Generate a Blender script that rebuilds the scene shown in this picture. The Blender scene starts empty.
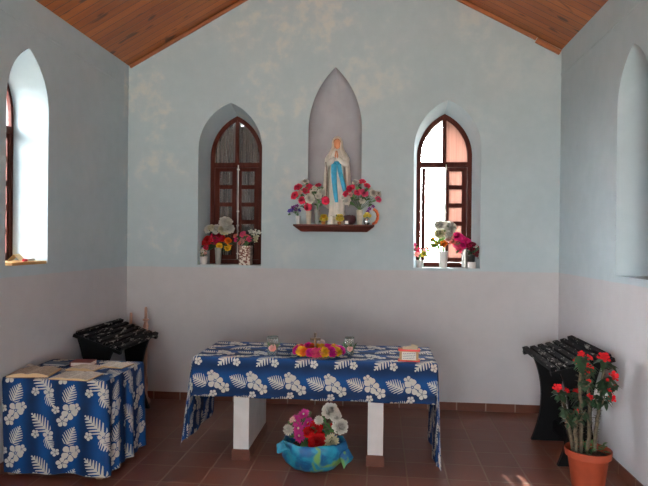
import bpy, bmesh, math, random
from mathutils import Vector, Matrix, Quaternion, noise
random.seed(11)
C = bpy.context.scene.collection
PI = math.pi
R = math.radians
sin, cos = math.sin, math.cos

# ------------------------------------------------------------------ camera
F = 575.0
EYE = Vector((0, 0, 1.75))
PSI, ROLL, TH = R(5.56), R(0.6), R(-0.158)
FW = Vector((-sin(PSI)*cos(TH), cos(PSI)*cos(TH), sin(TH)))
_r0 = Vector((cos(PSI), sin(PSI), 0))
_u0 = _r0.cross(FW)
RT = _r0*cos(ROLL) + _u0*sin(ROLL)
UP = _u0*cos(ROLL) - _r0*sin(ROLL)
cam_d = bpy.data.cameras.new('camera')
cam = bpy.data.objects.new('camera', cam_d)
C.objects.link(cam)
cam_d.sensor_width = 36
cam_d.sensor_fit = 'HORIZONTAL'
cam_d.lens = F/648*36
cam_d.clip_start = 0.02
m = Matrix((RT, UP, -FW)).transposed().to_4x4()
m.translation = EYE
cam.matrix_world = m
bpy.context.scene.camera = cam

def ray(x, y):
    return FW + RT*((x-324)/F) - UP*((y-243)/F)
def atY(x, y, Y):
    d = ray(x, y); return EYE + d*(Y/d.y)
def atX(x, y, X):
    d = ray(x, y); return EYE + d*(X/d.x)
def atZ(x, y, Z):
    d = ray(x, y); return EYE + d*((Z-EYE.z)/d.z)
def msize(px, p):
    return px/F*(Vector(p)-EYE).dot(FW)

# ------------------------------------------------------------------ node helpers
class N:
    """a little expression builder over Math nodes"""
    def __init__(s, t, sock): s.t, s.k = t, sock
    def _op(s, op, *a):
        n = s.t.nodes.new('ShaderNodeMath'); n.operation = op
        for i, v in enumerate((s,)+a):
            if isinstance(v, N): s.t.links.new(v.k, n.inputs[i])
            else: n.inputs[i].default_value = v
        return N(s.t, n.outputs[0])
    def __add__(s, o): return s._op('ADD', o)
    __radd__ = __add__
    def __sub__(s, o): return s._op('SUBTRACT', o)
    def __rsub__(s, o): return (s*-1)+o
    def __mul__(s, o): return s._op('MULTIPLY', o)
    __rmul__ = __mul__
    def __truediv__(s, o): return s._op('DIVIDE', o)
    def __lt__(s, o): return s._op('LESS_THAN', o)
    def __gt__(s, o): return s._op('GREATER_THAN', o)
    def abs(s): return s._op('ABSOLUTE')
    def floor(s): return s._op('FLOOR')
    def fract(s): return s._op('FRACT')
    def sin(s): return s._op('SINE')
    def cos(s): return s._op('COSINE')
    def sqrt(s): return s._op('SQRT')
    def mx(s, o): return s._op('MAXIMUM', o)
    def mn(s, o): return s._op('MINIMUM', o)
    def mod(s, o): return s._op('FLOORED_MODULO', o)
    def atan2(s, o): return s._op('ARCTAN2', o)
    def clamp(s):
        r = s._op('ADD', 0.0); r.k.node.use_clamp = True; return r
    def smooth(s, a, b):
        n = s.t.nodes.new('ShaderNodeMapRange'); n.interpolation_type = 'SMOOTHSTEP'
        s.t.links.new(s.k, n.inputs[0]); n.inputs[1].default_value = a; n.inputs[2].default_value = b
        return N(s.t, n.outputs[0])

class Mat:
    def __init__(s, name, col=(0.8, 0.8, 0.8), rough=0.6, spec=0.4, metal=0.0):
        s.m = bpy.data.materials.new(name); s.m.use_nodes = True
        s.t = s.m.node_tree; s.b = s.t.nodes['Principled BSDF']
        s.b.inputs['Base Color'].default_value = (*col, 1)
        s.b.inputs['Roughness'].default_value = rough
        s.b.inputs['Specular IOR Level'].default_value = spec
        s.b.inputs['Metallic'].default_value = metal
        s.m.diffuse_color = (*col, 1)
    def pos(s):
        n = s.t.nodes.new('ShaderNodeNewGeometry'); return s.sep(n.outputs['Position'])
    def obj(s):
        n = s.t.nodes.new('ShaderNodeTexCoord'); return s.sep(n.outputs['Object'])
    def uv(s):
        n = s.t.nodes.new('ShaderNodeTexCoord'); return s.sep(n.outputs['UV'])
    def sep(s, sock):
        n = s.t.nodes.new('ShaderNodeSeparateXYZ'); s.t.links.new(sock, n.inputs[0])
        return [N(s.t, o) for o in n.outputs]
    def vec(s, x, y, z):
        n = s.t.nodes.new('ShaderNodeCombineXYZ')
        for i, v in enumerate((x, y, z)):
            if isinstance(v, N): s.t.links.new(v.k, n.inputs[i])
            else: n.inputs[i].default_value = v
        return n.outputs[0]
    def noise(s, vec, scale=5, detail=3, rough=0.5, dist=0.0):
        n = s.t.nodes.new('ShaderNodeTexNoise')
        if vec is not None: s.t.links.new(vec, n.inputs['Vector'])
        n.inputs['Scale'].default_value = scale; n.inputs['Detail'].default_value = detail
        n.inputs['Roughness'].default_value = rough; n.inputs['Distortion'].default_value = dist
        return N(s.t, n.outputs[0])
    def white(s, vec):
        n = s.t.nodes.new('ShaderNodeTexWhiteNoise'); n.noise_dimensions = '3D'
        s.t.links.new(vec, n.inputs['Vector']); return N(s.t, n.outputs['Value'])
    def mix(s, f, a, b):
        n = s.t.nodes.new('ShaderNodeMix'); n.data_type = 'RGBA'
        if isinstance(f, N): s.t.links.new(f.k, n.inputs[0])
        else: n.inputs[0].default_value = f
        for i, v in ((6, a), (7, b)):
            if isinstance(v, tuple): n.inputs[i].default_value = (*v, 1)
            else: s.t.links.new(v, n.inputs[i])
        return n.outputs[2]
    def col(s, sock): s.t.links.new(sock, s.b.inputs['Base Color'])
    def set(s, name, v):
        if isinstance(v, N): s.t.links.new(v.k, s.b.inputs[name])
        else: s.b.inputs[name].default_value = v
    def bump(s, h, strength=0.3, dist=0.01):
        n = s.t.nodes.new('ShaderNodeBump'); n.inputs['Strength'].default_value = strength
        n.inputs['Distance'].default_value = dist
        s.t.links.new(h.k, n.inputs['Height']); s.t.links.new(n.outputs[0], s.b.inputs['Normal'])

def simple(name, col, rough=0.6, spec=0.4, metal=0.0, var=0.0, scale=20):
    a = Mat(name, col, rough, spec, metal)
    if var:
        n = a.t.nodes.new('ShaderNodeTexCoord')
        f = a.noise(n.outputs['Object'], scale, 3)
        a.col(a.mix(f.smooth(0.3, 0.7), tuple(c*(1-var) for c in col), tuple(min(1, c*(1+var)) for c in col)))
    return a.m

# ------------------------------------------------------------------ mesh helpers
def put(name, bm, mat, parent=None, smooth=False, angle=None, loc=None):
    me = bpy.data.meshes.new(name)
    bmesh.ops.recalc_face_normals(bm, faces=bm.faces[:])
    bm.to_mesh(me); bm.free()
    for mt in (mat if isinstance(mat, (list, tuple)) else [mat]): me.materials.append(mt)
    if smooth:
        for p in me.polygons: p.use_smooth = True
        if angle:
            me.set_sharp_from_angle(angle=R(angle))
    o = bpy.data.objects.new(name, me); C.objects.link(o)
    if parent: o.parent = parent
    if loc is not None: o.location = loc
    return o
def inst(name, me, parent, loc, rot=None, sc=1.0):
    o = bpy.data.objects.new(name, me); C.objects.link(o); o.parent = parent
    o.location = loc
    if rot is not None:
        o.rotation_mode = 'QUATERNION'; o.rotation_quaternion = rot
    o.scale = (sc, sc, sc) if not isinstance(sc, (tuple, list)) else sc
    return o
def tag(o, label=None, cat=None, group=None, kind=None):
    if label: o['label'] = label
    if cat: o['category'] = cat
    if group: o['group'] = group
    if kind: o['kind'] = kind
    return o
def thing(name, label, cat, loc=(0, 0, 0), rz=0.0, group=None):
    o = bpy.data.objects.new(name, None); C.objects.link(o)
    o.empty_display_size = 0.05
    o.location = loc; o.rotation_euler = (0, 0, rz)
    return tag(o, label, cat, group)
def struct(name, bm, mat, parent=None, **k):
    o = put(name, bm, mat, parent, **k)
    if parent is None: o['kind'] = 'structure'
    return o

def box(bm, c, s, M=None, bevel=0.0, mi=0):
    r = bmesh.ops.create_cube(bm, size=1.0)
    vs = r['verts']
    for v in vs: v.co = Vector((v.co.x*s[0], v.co.y*s[1], v.co.z*s[2]))
    fs = set(f for v in vs for f in v.link_faces)
    if bevel:
        es = set(e for v in vs for e in v.link_edges)
        rr = bmesh.ops.bevel(bm, geom=list(es), offset=bevel, segments=2, affect='EDGES', profile=0.6)
        vs = list({v for f in rr['faces'] for v in f.verts} | {v for v in vs if v.is_valid})
        fs = set(f for v in vs for f in v.link_faces)
    for f in fs: f.material_index = mi
    for v in vs:
        p = v.co
        if M is not None: p = M @ p
        v.co = p + Vector(c)
    return vs
def lathe(bm, prof, n=24, c=(0, 0, 0), mi=0, cap=True, sx=1.0, sy=1.0, fn=None):
    rings = []
    for r, z in prof:
        ring = []
        for k in range(n):
            a = 2*PI*k/n
            rr = r if fn is None else r*fn(a, z)
            ring.append(bm.verts.new((c[0]+cos(a)*rr*sx, c[1]+sin(a)*rr*sy, c[2]+z)))
        rings.append(ring)
    for a, b in zip(rings, rings[1:]):
        for k in range(n):
            bm.faces.new((a[k], a[(k+1) % n], b[(k+1) % n], b[k])).material_index = mi
    if cap:
        bm.faces.new(rings[0][::-1]).material_index = mi
        bm.faces.new(rings[-1]).material_index = mi
def tube(bm, pts, rad, n=8, mi=0, flat=1.0):
    pts = [Vector(p) for p in pts]
    if not isinstance(rad, (list, tuple)): rad = [rad]*len(pts)
    rings = []
    prev = None
    for i, p in enumerate(pts):
        d = (pts[min(i+1, len(pts)-1)]-pts[max(i-1, 0)]).normalized()
        if prev is None:
            u = d.cross(Vector((0, 0, 1)) if abs(d.z) < 0.9 else Vector((0, 1, 0))).normalized()
        else:
            u = (prev - d*prev.dot(d)).normalized()
        prev = u
        w = d.cross(u)
        rings.append([bm.verts.new(p + (u*cos(2*PI*k/n)+w*sin(2*PI*k/n)*flat)*rad[i]) for k in range(n)])
    for a, b in zip(rings, rings[1:]):
        for k in range(n):
            bm.faces.new((a[k], a[(k+1) % n], b[(k+1) % n], b[k])).material_index = mi
    bm.faces.new(rings[0][::-1]).material_index = mi
    bm.faces.new(rings[-1]).material_index = mi
def ball(bm, c, r, sub=2, s=(1, 1, 1), mi=0):
    rr = bmesh.ops.create_icosphere(bm, subdivisions=sub, radius=1.0)
    for v in rr['verts']:
        v.co = Vector((v.co.x*r*s[0], v.co.y*r*s[1], v.co.z*r*s[2])) + Vector(c)
    for f in set(f for v in rr['verts'] for f in v.link_faces): f.material_index = mi
def prism(bm, pts, y0, y1, to=lambda x, y, z: (x, y, z), mi=0):
    """outline in x,z extruded along y"""
    a = [bm.verts.new(to(x, y0, z)) for x, z in pts]
    b = [bm.verts.new(to(x, y1, z)) for x, z in pts]
    n = len(pts)
    bm.faces.new(a).material_index = mi
    bm.faces.new(b[::-1]).material_index = mi
    for k in range(n):
        bm.faces.new((a[k], b[k], b[(k+1) % n], a[(k+1) % n])).material_index = mi
def plate(outer, holes, thick, to, splay=()):
    """filled outline with holes, extruded: z' in [0, thick]; to maps (x, z, depth) to 3D"""
    cu = bpy.data.curves.new('tmp', 'CURVE'); cu.dimensions = '2D'; cu.fill_mode = 'BOTH'
    cu.extrude = thick/2
    for loop in [outer]+holes:
        sp = cu.splines.new('POLY'); sp.points.add(len(loop)-1)
        for p, q in zip(sp.points, loop): p.co = (q[0], q[1], 0, 1)
        sp.use_cyclic_u = True
    ob = bpy.data.objects.new('tmp', cu); C.objects.link(ob)
    dg = bpy.context.evaluated_depsgraph_get()
    me = bpy.data.meshes.new_from_object(ob.evaluated_get(dg))
    bm = bmesh.new(); bm.from_mesh(me)
    bpy.data.objects.remove(ob); bpy.data.curves.remove(cu); bpy.data.meshes.remove(me)
    bmesh.ops.remove_doubles(bm, verts=bm.verts[:], dist=1e-5)
    # the opening narrows towards the outside: splay = list of (inner outline, outer outline)
    for a_, b_ in splay:
        for p, q in zip(a_, b_):
            for v in bm.verts:
                if v.co.z > 0 and abs(v.co.x-p[0]) < 2e-4 and abs(v.co.y-p[1]) < 2e-4:
                    v.co.x, v.co.y = q
                    v.tag = True
                    break
    for v in bm.verts: v.co = Vector(to(v.co.x, v.co.y, v.co.z+thick/2))
    return bm
def arch(xc, w, z0, zs, za, n=20, inset=0.0, closed=True):
    """pointed arch outline, counter-clockwise from the lower left: circular arcs from the spring line to the apex"""
    hw = w/2; h = za-zs
    rad = (hw*hw+h*h)/(2*hw)             # arc centre on the spring line
    hw2 = hw-inset; rad2 = rad-inset
    cxl = -hw+rad
    pts = [(xc-hw2, z0+inset), (xc+hw2, z0+inset)]
    a1 = math.acos(max(-1, min(1, cxl/rad2)))
    right = [(xc-cxl+rad2*cos(a1*k/n), zs+rad2*sin(a1*k/n)) for k in range(n+1)]
    left = [(2*xc-x, z) for x, z in right[::-1]][1:]
    return pts + right + left

# ------------------------------------------------------------------ materials
def wall_material():
    a = Mat('wall_paint', rough=0.85, spec=0.2)
    x, y, z = a.pos()
    P = a.t.nodes.new('ShaderNodeNewGeometry').outputs['Position']
    blotch = a.noise(P, 7.5, 5, 0.62)
    big = a.noise(P, 1.3, 3, 0.5)
    f = ((blotch-0.5)*1.1 + (big-0.5)*1.4)
    # the worn paler patches lie high on the altar wall, mostly to the left
    left = ((x*-0.22) + (z-2.2)*0.22 + 0.10).smooth(-0.2, 0.75)
    wear = ((f + 0.5).smooth(0.52, 0.86))*0.85*left*(y > 6.0)
    blue = a.mix(f.smooth(-0.45, 0.5), BLUE1, BLUE2)
    up = a.mix(wear, blue, WORN)
    pink = a.mix((big*0.6+blotch*0.4).smooth(0.3, 0.7), PINK1, PINK2)
    edge = a.noise(P, 9, 2)
    a.col(a.mix((z + (edge-0.5)*0.012).smooth(1.449, 1.459), pink, up))
    fine = a.noise(P, 60, 4)
    a.bump(blotch*0.6+fine*0.4, 0.12, 0.012)
    return a.m
BLUE1, BLUE2 = (0.415, 0.495, 0.53), (0.465, 0.545, 0.575)
WORN = (0.60, 0.60, 0.56)
PINK1, PINK2 = (0.475, 0.465, 0.48), (0.52, 0.508, 0.52)
M_WALL = wall_material()
M_NICHE = simple('niche_plaster', (0.37, 0.36, 0.385), 0.9, 0.15, var=0.06, scale=6)
M_REND = simple('outside_render', (0.6, 0.58, 0.55), 0.9)

def tile_material(name, gx, gy, t, cA, cB, grout, gw=0.012, wallmode=False):
    a = Mat(name, rough=0.42, spec=0.45)
    x, y, z = a.pos()
    P = a.t.nodes.new('ShaderNodeNewGeometry').outputs['Position']
    u = (x-gx)/t; v = (y-gy)/t
    du = ((u+0.5).fract()-0.5).abs()*t
    dv = ((v+0.5).fract()-0.5).abs()*t
    if wallmode: d = du.mn(dv)
    else: d = du.mn(dv)
    g = d.smooth(gw*0.35, gw*0.75)
    rnd = a.white(a.vec(u.floor(), v.floor(), 0.5))
    n1 = a.noise(P, 7, 4, 0.6); n2 = a.noise(P, 45, 3)
    body = a.mix((rnd*0.45+n1*0.75-0.1).clamp(), cA, cB)
    body2 = a.mix((n2.smooth(0.5, 0.8))*0.25, body, (0.05, 0.03, 0.025))
    a.col(a.mix(g, grout, body2))
    a.set('Roughness', (1.0-g)*0.35 + 0.36 + (n1-0.5)*0.2)
    a.bump(g*0.8+n2*0.12, 0.35, 0.004)
    return a.m
GX = 0.0; TILE = 0.2975
M_FLOOR = None

def ceiling_material():
    a = Mat('ceiling_boards', rough=0.38, spec=0.4)
    x, y, z = a.pos()
    w = 0.105
    k = (y/w).floor(); fr = (y/w).fract()
    rnd = a.white(a.vec(k, (x > -0.4), 0.3))
    g1 = a.noise(a.vec(x*1.6, y*26, k*3.1), 1.0, 5, 0.62, 0.4)
    g2 = a.noise(a.vec(x*5.0, y*90, k*1.7), 1.0, 3, 0.5)
    kn = a.noise(a.vec(x*4.5, y*9, k*7.0), 1.0, 1, 0.3)
    c = a.mix((rnd*0.45+g1*0.75-0.08).clamp(), (0.20, 0.043, 0.0085), (0.51, 0.150, 0.030))
    c = a.mix(g2.smooth(0.45, 0.75)*0.35, c, (0.16, 0.05, 0.018))
    c = a.mix(kn.smooth(0.66, 0.74)*0.85, c, (0.045, 0.014, 0.008))
    gap = (fr.mn(1.0-fr)*w).smooth(0.0015, 0.006)
    a.col(a.mix(gap, (0.05, 0.017, 0.009), c))
    a.bump(gap, 0.5, 0.006)
    return a.m
def wood_material(name, cA, cB, axis=2, rough=0.45, spec=0.4):
    a = Mat(name, rough=rough, spec=spec)
    p = a.obj()
    sc = [28, 28, 28]; sc[axis] = 2.2
    g = a.noise(a.vec(p[0]*sc[0], p[1]*sc[1], p[2]*sc[2]), 1.0, 4, 0.6, 0.3)
    a.col(a.mix(g.smooth(0.3, 0.72), cA, cB))
    a.bump(g, 0.1, 0.003)
    return a.m
M_CEIL = ceiling_material()
M_TRIM = wood_material('varnished_trim', (0.19, 0.055, 0.017), (0.33, 0.11, 0.035), 0)
M_MAHOG = wood_material('dark_window_wood', (0.040, 0.008, 0.005), (0.068, 0.014, 0.009), 2, 0.65, 0.12)
M_SHELF = wood_material('shelf_wood', (0.055, 0.012, 0.008), (0.10, 0.022, 0.014), 0, 0.5, 0.2)
M_SILL = wood_material('sill_board', (0.42, 0.22, 0.07), (0.60, 0.36, 0.14), 1, 0.5)
M_SHUT = wood_material('shutter_boards', (0.16, 0.14, 0.13), (0.30, 0.27, 0.25), 2, 0.7)
M_CROSS = wood_material('cross_wood', (0.04, 0.016, 0.008), (0.085, 0.036, 0.016), 2)
M_STICK = wood_material('candlestick_wood', (0.32, 0.17, 0.12), (0.50, 0.29, 0.21), 2)
M_BRASS = simple('bolt_steel', (0.55, 0.53, 0.48), 0.35, 0.5, 0.9)

def pane_material(name, col, see=0.15, frost=0.6):
    m = bpy.data.materials.new(name); m.use_nodes = True
    t = m.node_tree; t.nodes.clear()
    o = t.nodes.new('ShaderNodeOutputMaterial')
    tr = t.nodes.new('ShaderNodeBsdfTransparent'); tr.inputs[0].default_value = (0.95, 0.95, 0.95, 1)
    tl = t.nodes.new('ShaderNodeBsdfTranslucent'); tl.inputs[0].default_value = (*col, 1)
    df = t.nodes.new('ShaderNodeBsdfDiffuse'); df.inputs[0].default_value = (*col, 1)
    gl = t.nodes.new('ShaderNodeBsdfGlossy'); gl.inputs[1].default_value = 0.12
    a = t.nodes.new('ShaderNodeMixShader'); a.inputs[0].default_value = frost
    b = t.nodes.new('ShaderNodeMixShader'); b.inputs[0].default_value = see
    c = t.nodes.new('ShaderNodeMixShader'); c.inputs[0].default_value = 0.03
    # streaks running down the glass
    tc = t.nodes.new('ShaderNodeTexCoord'); mp = t.nodes.new('ShaderNodeMapping')
    mp.inputs['Scale'].default_value = (60, 60, 1.5)
    nz = t.nodes.new('ShaderNodeTexNoise'); nz.inputs['Scale'].default_value = 1.0
    t.links.new(tc.outputs['Object'], mp.inputs[0]); t.links.new(mp.outputs[0], nz.inputs['Vector'])
    rp = t.nodes.new('ShaderNodeMix'); rp.data_type = 'RGBA'
    rp.inputs[6].default_value = (*[v*0.6 for v in col], 1); rp.inputs[7].default_value = (*[min(1, v*1.25) for v in col], 1)
    t.links.new(nz.outputs[0], rp.inputs[0])
    t.links.new(rp.outputs[2], df.inputs[0]); t.links.new(rp.outputs[2], tl.inputs[0])
    t.links.new(df.outputs[0], a.inputs[1]); t.links.new(tl.outputs[0], a.inputs[2])
    t.links.new(a.outputs[0], b.inputs[1]); t.links.new(tr.outputs[0], b.inputs[2])
    t.links.new(b.outputs[0], c.inputs[1]); t.links.new(gl.outputs[0], c.inputs[2])
    t.links.new(c.outputs[0], o.inputs[0])
    return m
M_PANE_DARK = pane_material('dusty_pane', (0.17, 0.155, 0.15), 0.30, 0.15)
M_PANE_PINK = pane_material('frosted_pink_pane', (0.25, 0.165, 0.14), 0.012, 0.8)
M_PANE_CLEAR = pane_material('clear_pane', (0.9, 0.9, 0.9), 0.93, 0.8)

def glass_material(name, col, alpha=0.5):
    m = pane_material(name, col, alpha, 0.4)
    return m

M_WHITE = simple('white_ceramic', (0.78, 0.77, 0.74), 0.35)
M_CREAM = simple('cream_ceramic', (0.62, 0.55, 0.43), 0.4, var=0.12, scale=30)
M_GLASSV = glass_material('vase_glass', (0.75, 0.78, 0.74), 0.55)
M_BLACK = simple('black_painted_wood', (0.0035, 0.0035, 0.004), 0.5, 0.12)
M_TERRA = simple('terracotta', (0.27, 0.045, 0.018), 0.6, 0.3, var=0.12, scale=9)
M_SOIL = simple('soil', (0.05, 0.03, 0.02), 0.95, var=0.4, scale=60)
M_STEM = simple('green_stem', (0.06, 0.16, 0.04), 0.6)
M_BARK = simple('thorny_stem', (0.075, 0.056, 0.034), 0.8, var=0.4, scale=40)
M_LEAF = simple('leaf_green', (0.06, 0.155, 0.045), 0.5, var=0.4, scale=15)
M_LEAF2 = simple('leaf_bright', (0.10, 0.26, 0.05), 0.5, var=0.35, scale=15)
M_DLEAF = simple('leaf_dark', (0.028, 0.068, 0.026), 0.5, var=0.4, scale=15)
M_PAPER = simple('page_paper', (0.60, 0.53, 0.44), 0.85, var=0.06, scale=12)
M_PAPERB = simple('page_edges', (0.64, 0.47, 0.27), 0.85)
M_PAPERW = simple('white_paper', (0.72, 0.69, 0.63), 0.85)
M_RED = simple('red_cover', (0.16, 0.014, 0.014), 0.5)

M_TLEAF = simple('thorn_plant_leaf', (0.017, 0.042, 0.017), 0.5, var=0.4, scale=15)
PET = {}
def petal_mat(cn):
    if cn in PET: return PET[cn]
    col = {'white': (0.80, 0.79, 0.72), 'cream': (0.78, 0.73, 0.52), 'red': (0.62, 0.012, 0.016), 'rosered': (0.82, 0.05, 0.13),
           'crimson': (0.50, 0.008, 0.07), 'pink': (0.85, 0.10, 0.24), 'hotpink': (0.80, 0.03, 0.25), 'salmon': (0.80, 0.25, 0.22),
           'palepink': (0.82, 0.45, 0.42), 'magenta': (0.62, 0.05, 0.32), 'yellow': (0.85, 0.50, 0.03), 'lemon': (0.80, 0.66, 0.10),
           'orange': (0.85, 0.20, 0.02), 'purple': (0.22, 0.05, 0.28), 'violet': (0.10, 0.07, 0.36), 'maroon': (0.22, 0.008, 0.03),
           'fuchsia': (0.75, 0.02, 0.30), 'thornred': (0.70, 0.014, 0.022)}[cn]
    a = Mat('petal_'+cn, col, 0.6, 0.2)
    x, y, z = a.obj()
    r = (x*x+y*y).sqrt()
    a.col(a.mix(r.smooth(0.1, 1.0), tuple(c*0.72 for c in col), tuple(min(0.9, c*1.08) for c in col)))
    tl = a.t.nodes.new('ShaderNodeBsdfTranslucent'); tl.inputs[0].default_value = (*col, 1)
    mx = a.t.nodes.new('ShaderNodeMixShader'); mx.inputs[0].default_value = 0.3
    out = a.t.nodes['Material Output']
    a.t.links.new(a.b.outputs[0], mx.inputs[1]); a.t.links.new(tl.outputs[0], mx.inputs[2]); a.t.links.new(mx.outputs[0], out.inputs[0])
    PET[cn] = a.m
    return a.m

# ------------------------------------------------------------------ flowers (unit radius, axis +Z)
def petal(bm, az, e0, L, W, curl=0.0, cup=0.0, ruf=0.0, r0=0.05, z0=0.0, nt=4, ns=4, tipw=0.75, mi=0, ph=0.0):
    rows = []
    p = Vector((r0, 0, z0)); e = e0
    rot = Matrix.Rotation(az, 3, 'Z')
    for i in range(nt+1):
        t = i/nt
        w = W*(0.22+0.78*sin(PI*min(1.0, 0.08+tipw*t)))*(1.0 if i < nt else 0.72)
        nrm = Vector((-sin(e), 0, cos(e)))
        row = []
        for j in range(ns+1):
            s = 2*j/ns-1
            q = p + Vector((0, s*w, 0)) + nrm*(cup*s*s*w + ruf*t*t*sin(s*6.5+ph))
            row.append(bm.verts.new(rot @ q))
        rows.append(row)
        p = p + Vector((cos(e), 0, sin(e)))*(L/nt)
        e += curl/nt
    for a, b in zip(rows, rows[1:]):
        for j in range(ns):
            bm.faces.new((a[j], a[j+1], b[j+1], b[j])).material_index = mi
FL = {}
def flower_mesh(kind, cn):
    if (kind, cn) in FL: return FL[(kind, cn)]
    bm = bmesh.new(); rd = random.Random(hash(kind) % 97 if False else len(kind)*7+len(cn))
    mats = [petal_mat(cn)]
    def ring(n, e, L, W, off=0.0, **k):
        for i in range(n):
            petal(bm, 2*PI*(i+off)/n+rd.uniform(-.1, .1), R(e+rd.uniform(-6, 6)), L*rd.uniform(.93, 1.05), W, ph=rd.uniform(0, 6), **k)
    if kind == 'rose':
        ring(3, 84, 0.55, 0.30, cup=0.9, curl=-0.4, z0=0.0)
        ring(4, 70, 0.66, 0.38, 0.3, cup=0.7, curl=-0.5)
        ring(5, 48, 0.80, 0.44, 0.1, cup=0.55, curl=-0.6)
        ring(6, 22, 0.95, 0.48, 0.5, cup=0.35, curl=-0.7)
        mats.append(M_LEAF); ball(bm, (0, 0, -0.06), 0.17, 1, mi=1)
    elif kind == 'carnation':
        ring(5, 85, 0.60, 0.24, ruf=0.10, cup=0.4)
        ring(7, 64, 0.75, 0.30, 0.3, ruf=0.12, cup=0.3)
        ring(9, 42, 0.86, 0.32, 0.1, ruf=0.12, cup=0.2)
        ring(10, 20, 0.95, 0.34, 0.5, ruf=0.12)
        ring(9, -4, 0.95, 0.34, 0.2, ruf=0.12, curl=-0.3)
        mats.append(M_LEAF); lathe(bm, [(0.10, -0.42), (0.17, -0.2), (0.14, 0.02)], 8, mi=1)
    elif kind == 'daisy':
        ring(17, 8, 0.92, 0.13, curl=-0.15, r0=0.1, tipw=0.9)
        ring(15, 24, 0.70, 0.11, 0.5, curl=-0.2, r0=0.08, tipw=0.9)
        ring(12, 45, 0.40, 0.07, 0.2, r0=0.05, tipw=0.9)
        mats.append(petal_mat('cream')); ball(bm, (0, 0, 0.08), 0.17, 2, (1, 1, 0.6), mi=1)
    elif kind == 'pompom':
        for n, e, L in ((6, 86, 0.75), (10, 66, 0.86), (13, 44, 0.93), (15, 22, 0.97), (14, 0, 0.95), (12, -22, 0.85), (9, -44, 0.7)):
            ring(n, e, L, 0.15, 0.3, curl=0.45, cup=0.5, tipw=0.9)
    elif kind == 'star':
        ring(5, 25, 0.95, 0.34, cup=0.25, curl=-0.5)
        ring(3, 70, 0.40, 0.12, cup=0.4)
        mats.append(petal_mat('lemon')); ball(bm, (0, 0, 0.1), 0.12, 1, mi=1)
    elif kind == 'thorn':      # a tight head of round two-lobed bracts
        for i in range(9):
            a = i*2.4; rr = 0.20*math.sqrt(i)
            for s in (0, PI):
                petal(bm, a+s, R(28), 0.42, 0.26, cup=0.3, curl=-0.5, r0=0.02, z0=0.0)
            for v in bm.verts[-50:]: v.co += Vector((cos(a)*rr, sin(a)*rr, 0.38-rr*rr*0.7))
    me = bpy.data.meshes.new('flower_'+kind)
    bm.to_mesh(me); bm.free()
    for mt in mats: me.materials.append(mt)
    for p in me.polygons: p.use_smooth = True
    FL[(kind, cn)] = me
    return me
def leaf(bm, base, d, up, L, W, droop=0.4, mi=0, nt=5):
    d = Vector(d).normalized(); side = d.cross(Vector(up))
    side = side.normalized() if side.length > 1e-4 else Vector((1, 0, 0))
    nrm = side.cross(d).normalized()
    rows = []
    for i in range(nt+1):
        t = i/nt
        c = Vector(base) + d*(L*t) - Vector((0, 0, 1))*(droop*L*t*t)
        w = W*math.sin(PI*(0.06+0.93*t))**0.8
        rows.append([bm.verts.new(c-side*w+nrm*w*0.25), bm.verts.new(c), bm.verts.new(c+side*w+nrm*w*0.25)])
    for a, b in zip(rows, rows[1:]):
        for j in (0, 1): bm.faces.new((a[j], a[j+1], b[j+1], b[j])).material_index = mi
def aim(d):
    return Vector((0, 0, 1)).rotation_difference(Vector(d).normalized()) @ Quaternion((0, 0, 1), random.uniform(0, 6.28))

def bouquet(root, mouth, items, leaves=14, leafmat=None, Lr=(0.05, 0.09), facing=0.9, spread=0.05, stems=True):
    """items: (point, kind, colour, radius) in world space; everything is parented to root"""
    o = Vector(root.location); mouth = Vector(mouth)
    cen = sum((Vector(i[0]) for i in items), Vector())/len(items)
    for p, k, cn, r in items:
        p = Vector(p)
        out = (p-cen); out.y = 0
        d = out.normalized()*min(1.0, out.length/0.08)*0.7 + Vector((0, -facing, 0.55))
        f = inst('flower', flower_mesh(k, cn), root, p-o, aim(d), r)
        if stems:
            bm = bmesh.new()
            dn = d.normalized()
            back = p-dn*r*0.2
            mid = back.lerp(mouth, 0.5)+Vector((0, 0.01, 0.012))
            base = mouth + (mouth-back)*0.12
            base.z = mouth.z-0.03
            tube(bm, [back-o, mid-o, mouth-o, base-o], 0.0022, 5)
            put('stem', bm, M_STEM, root, smooth=True)
    bm = bmesh.new()
    for i in range(leaves):
        p = Vector(random.choice(items)[0])
        q = mouth.lerp(p, random.uniform(0.35, 0.95)) + Vector((random.uniform(-1, 1), random.uniform(-.4, .6), random.uniform(-1, 1)))*spread*0.4
        d = (q-mouth).normalized()*0.6 + Vector((random.uniform(-1, 1), random.uniform(-.8, .3), random.uniform(-.3, .8)))
        leaf(bm, q-o, d, (0, -0.6, 0.8), random.uniform(*Lr), random.uniform(0.012, 0.02), 0.3)
    put('foliage', bm, leafmat or M_LEAF, root, smooth=True)
def vase_part(root, prof, mat, name='vase', n=24, **k):
    bm = bmesh.new(); lathe(bm, prof, n, cap=False, **k)
    a = prof[0]
    bm.verts.ensure_lookup_table()
    bm.faces.new([bm.verts[i] for i in range(n)][::-1])
    # an inner wall so the mouth reads as a hollow
    inner = [(max(0.001, r-0.003), z) for r, z in prof[::-1]]
    inner[-1] = (inner[-1][0], inner[-1][1]+0.004)
    n0 = len(bm.verts)
    lathe(bm, inner, n, cap=False, **k)
    bm.verts.ensure_lookup_table()
    top = [bm.verts[n0-n+i] for i in range(n)]; it = [bm.verts[n0+i] for i in range(n)]
    for i in range(n): bm.faces.new((top[i], top[(i+1) % n], it[(i+1) % n], it[i]))
    bm.faces.new([bm.verts[len(bm.verts)-n+i] for i in range(n)])
    return put(name, bm, mat, root, smooth=True, angle=40)

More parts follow.
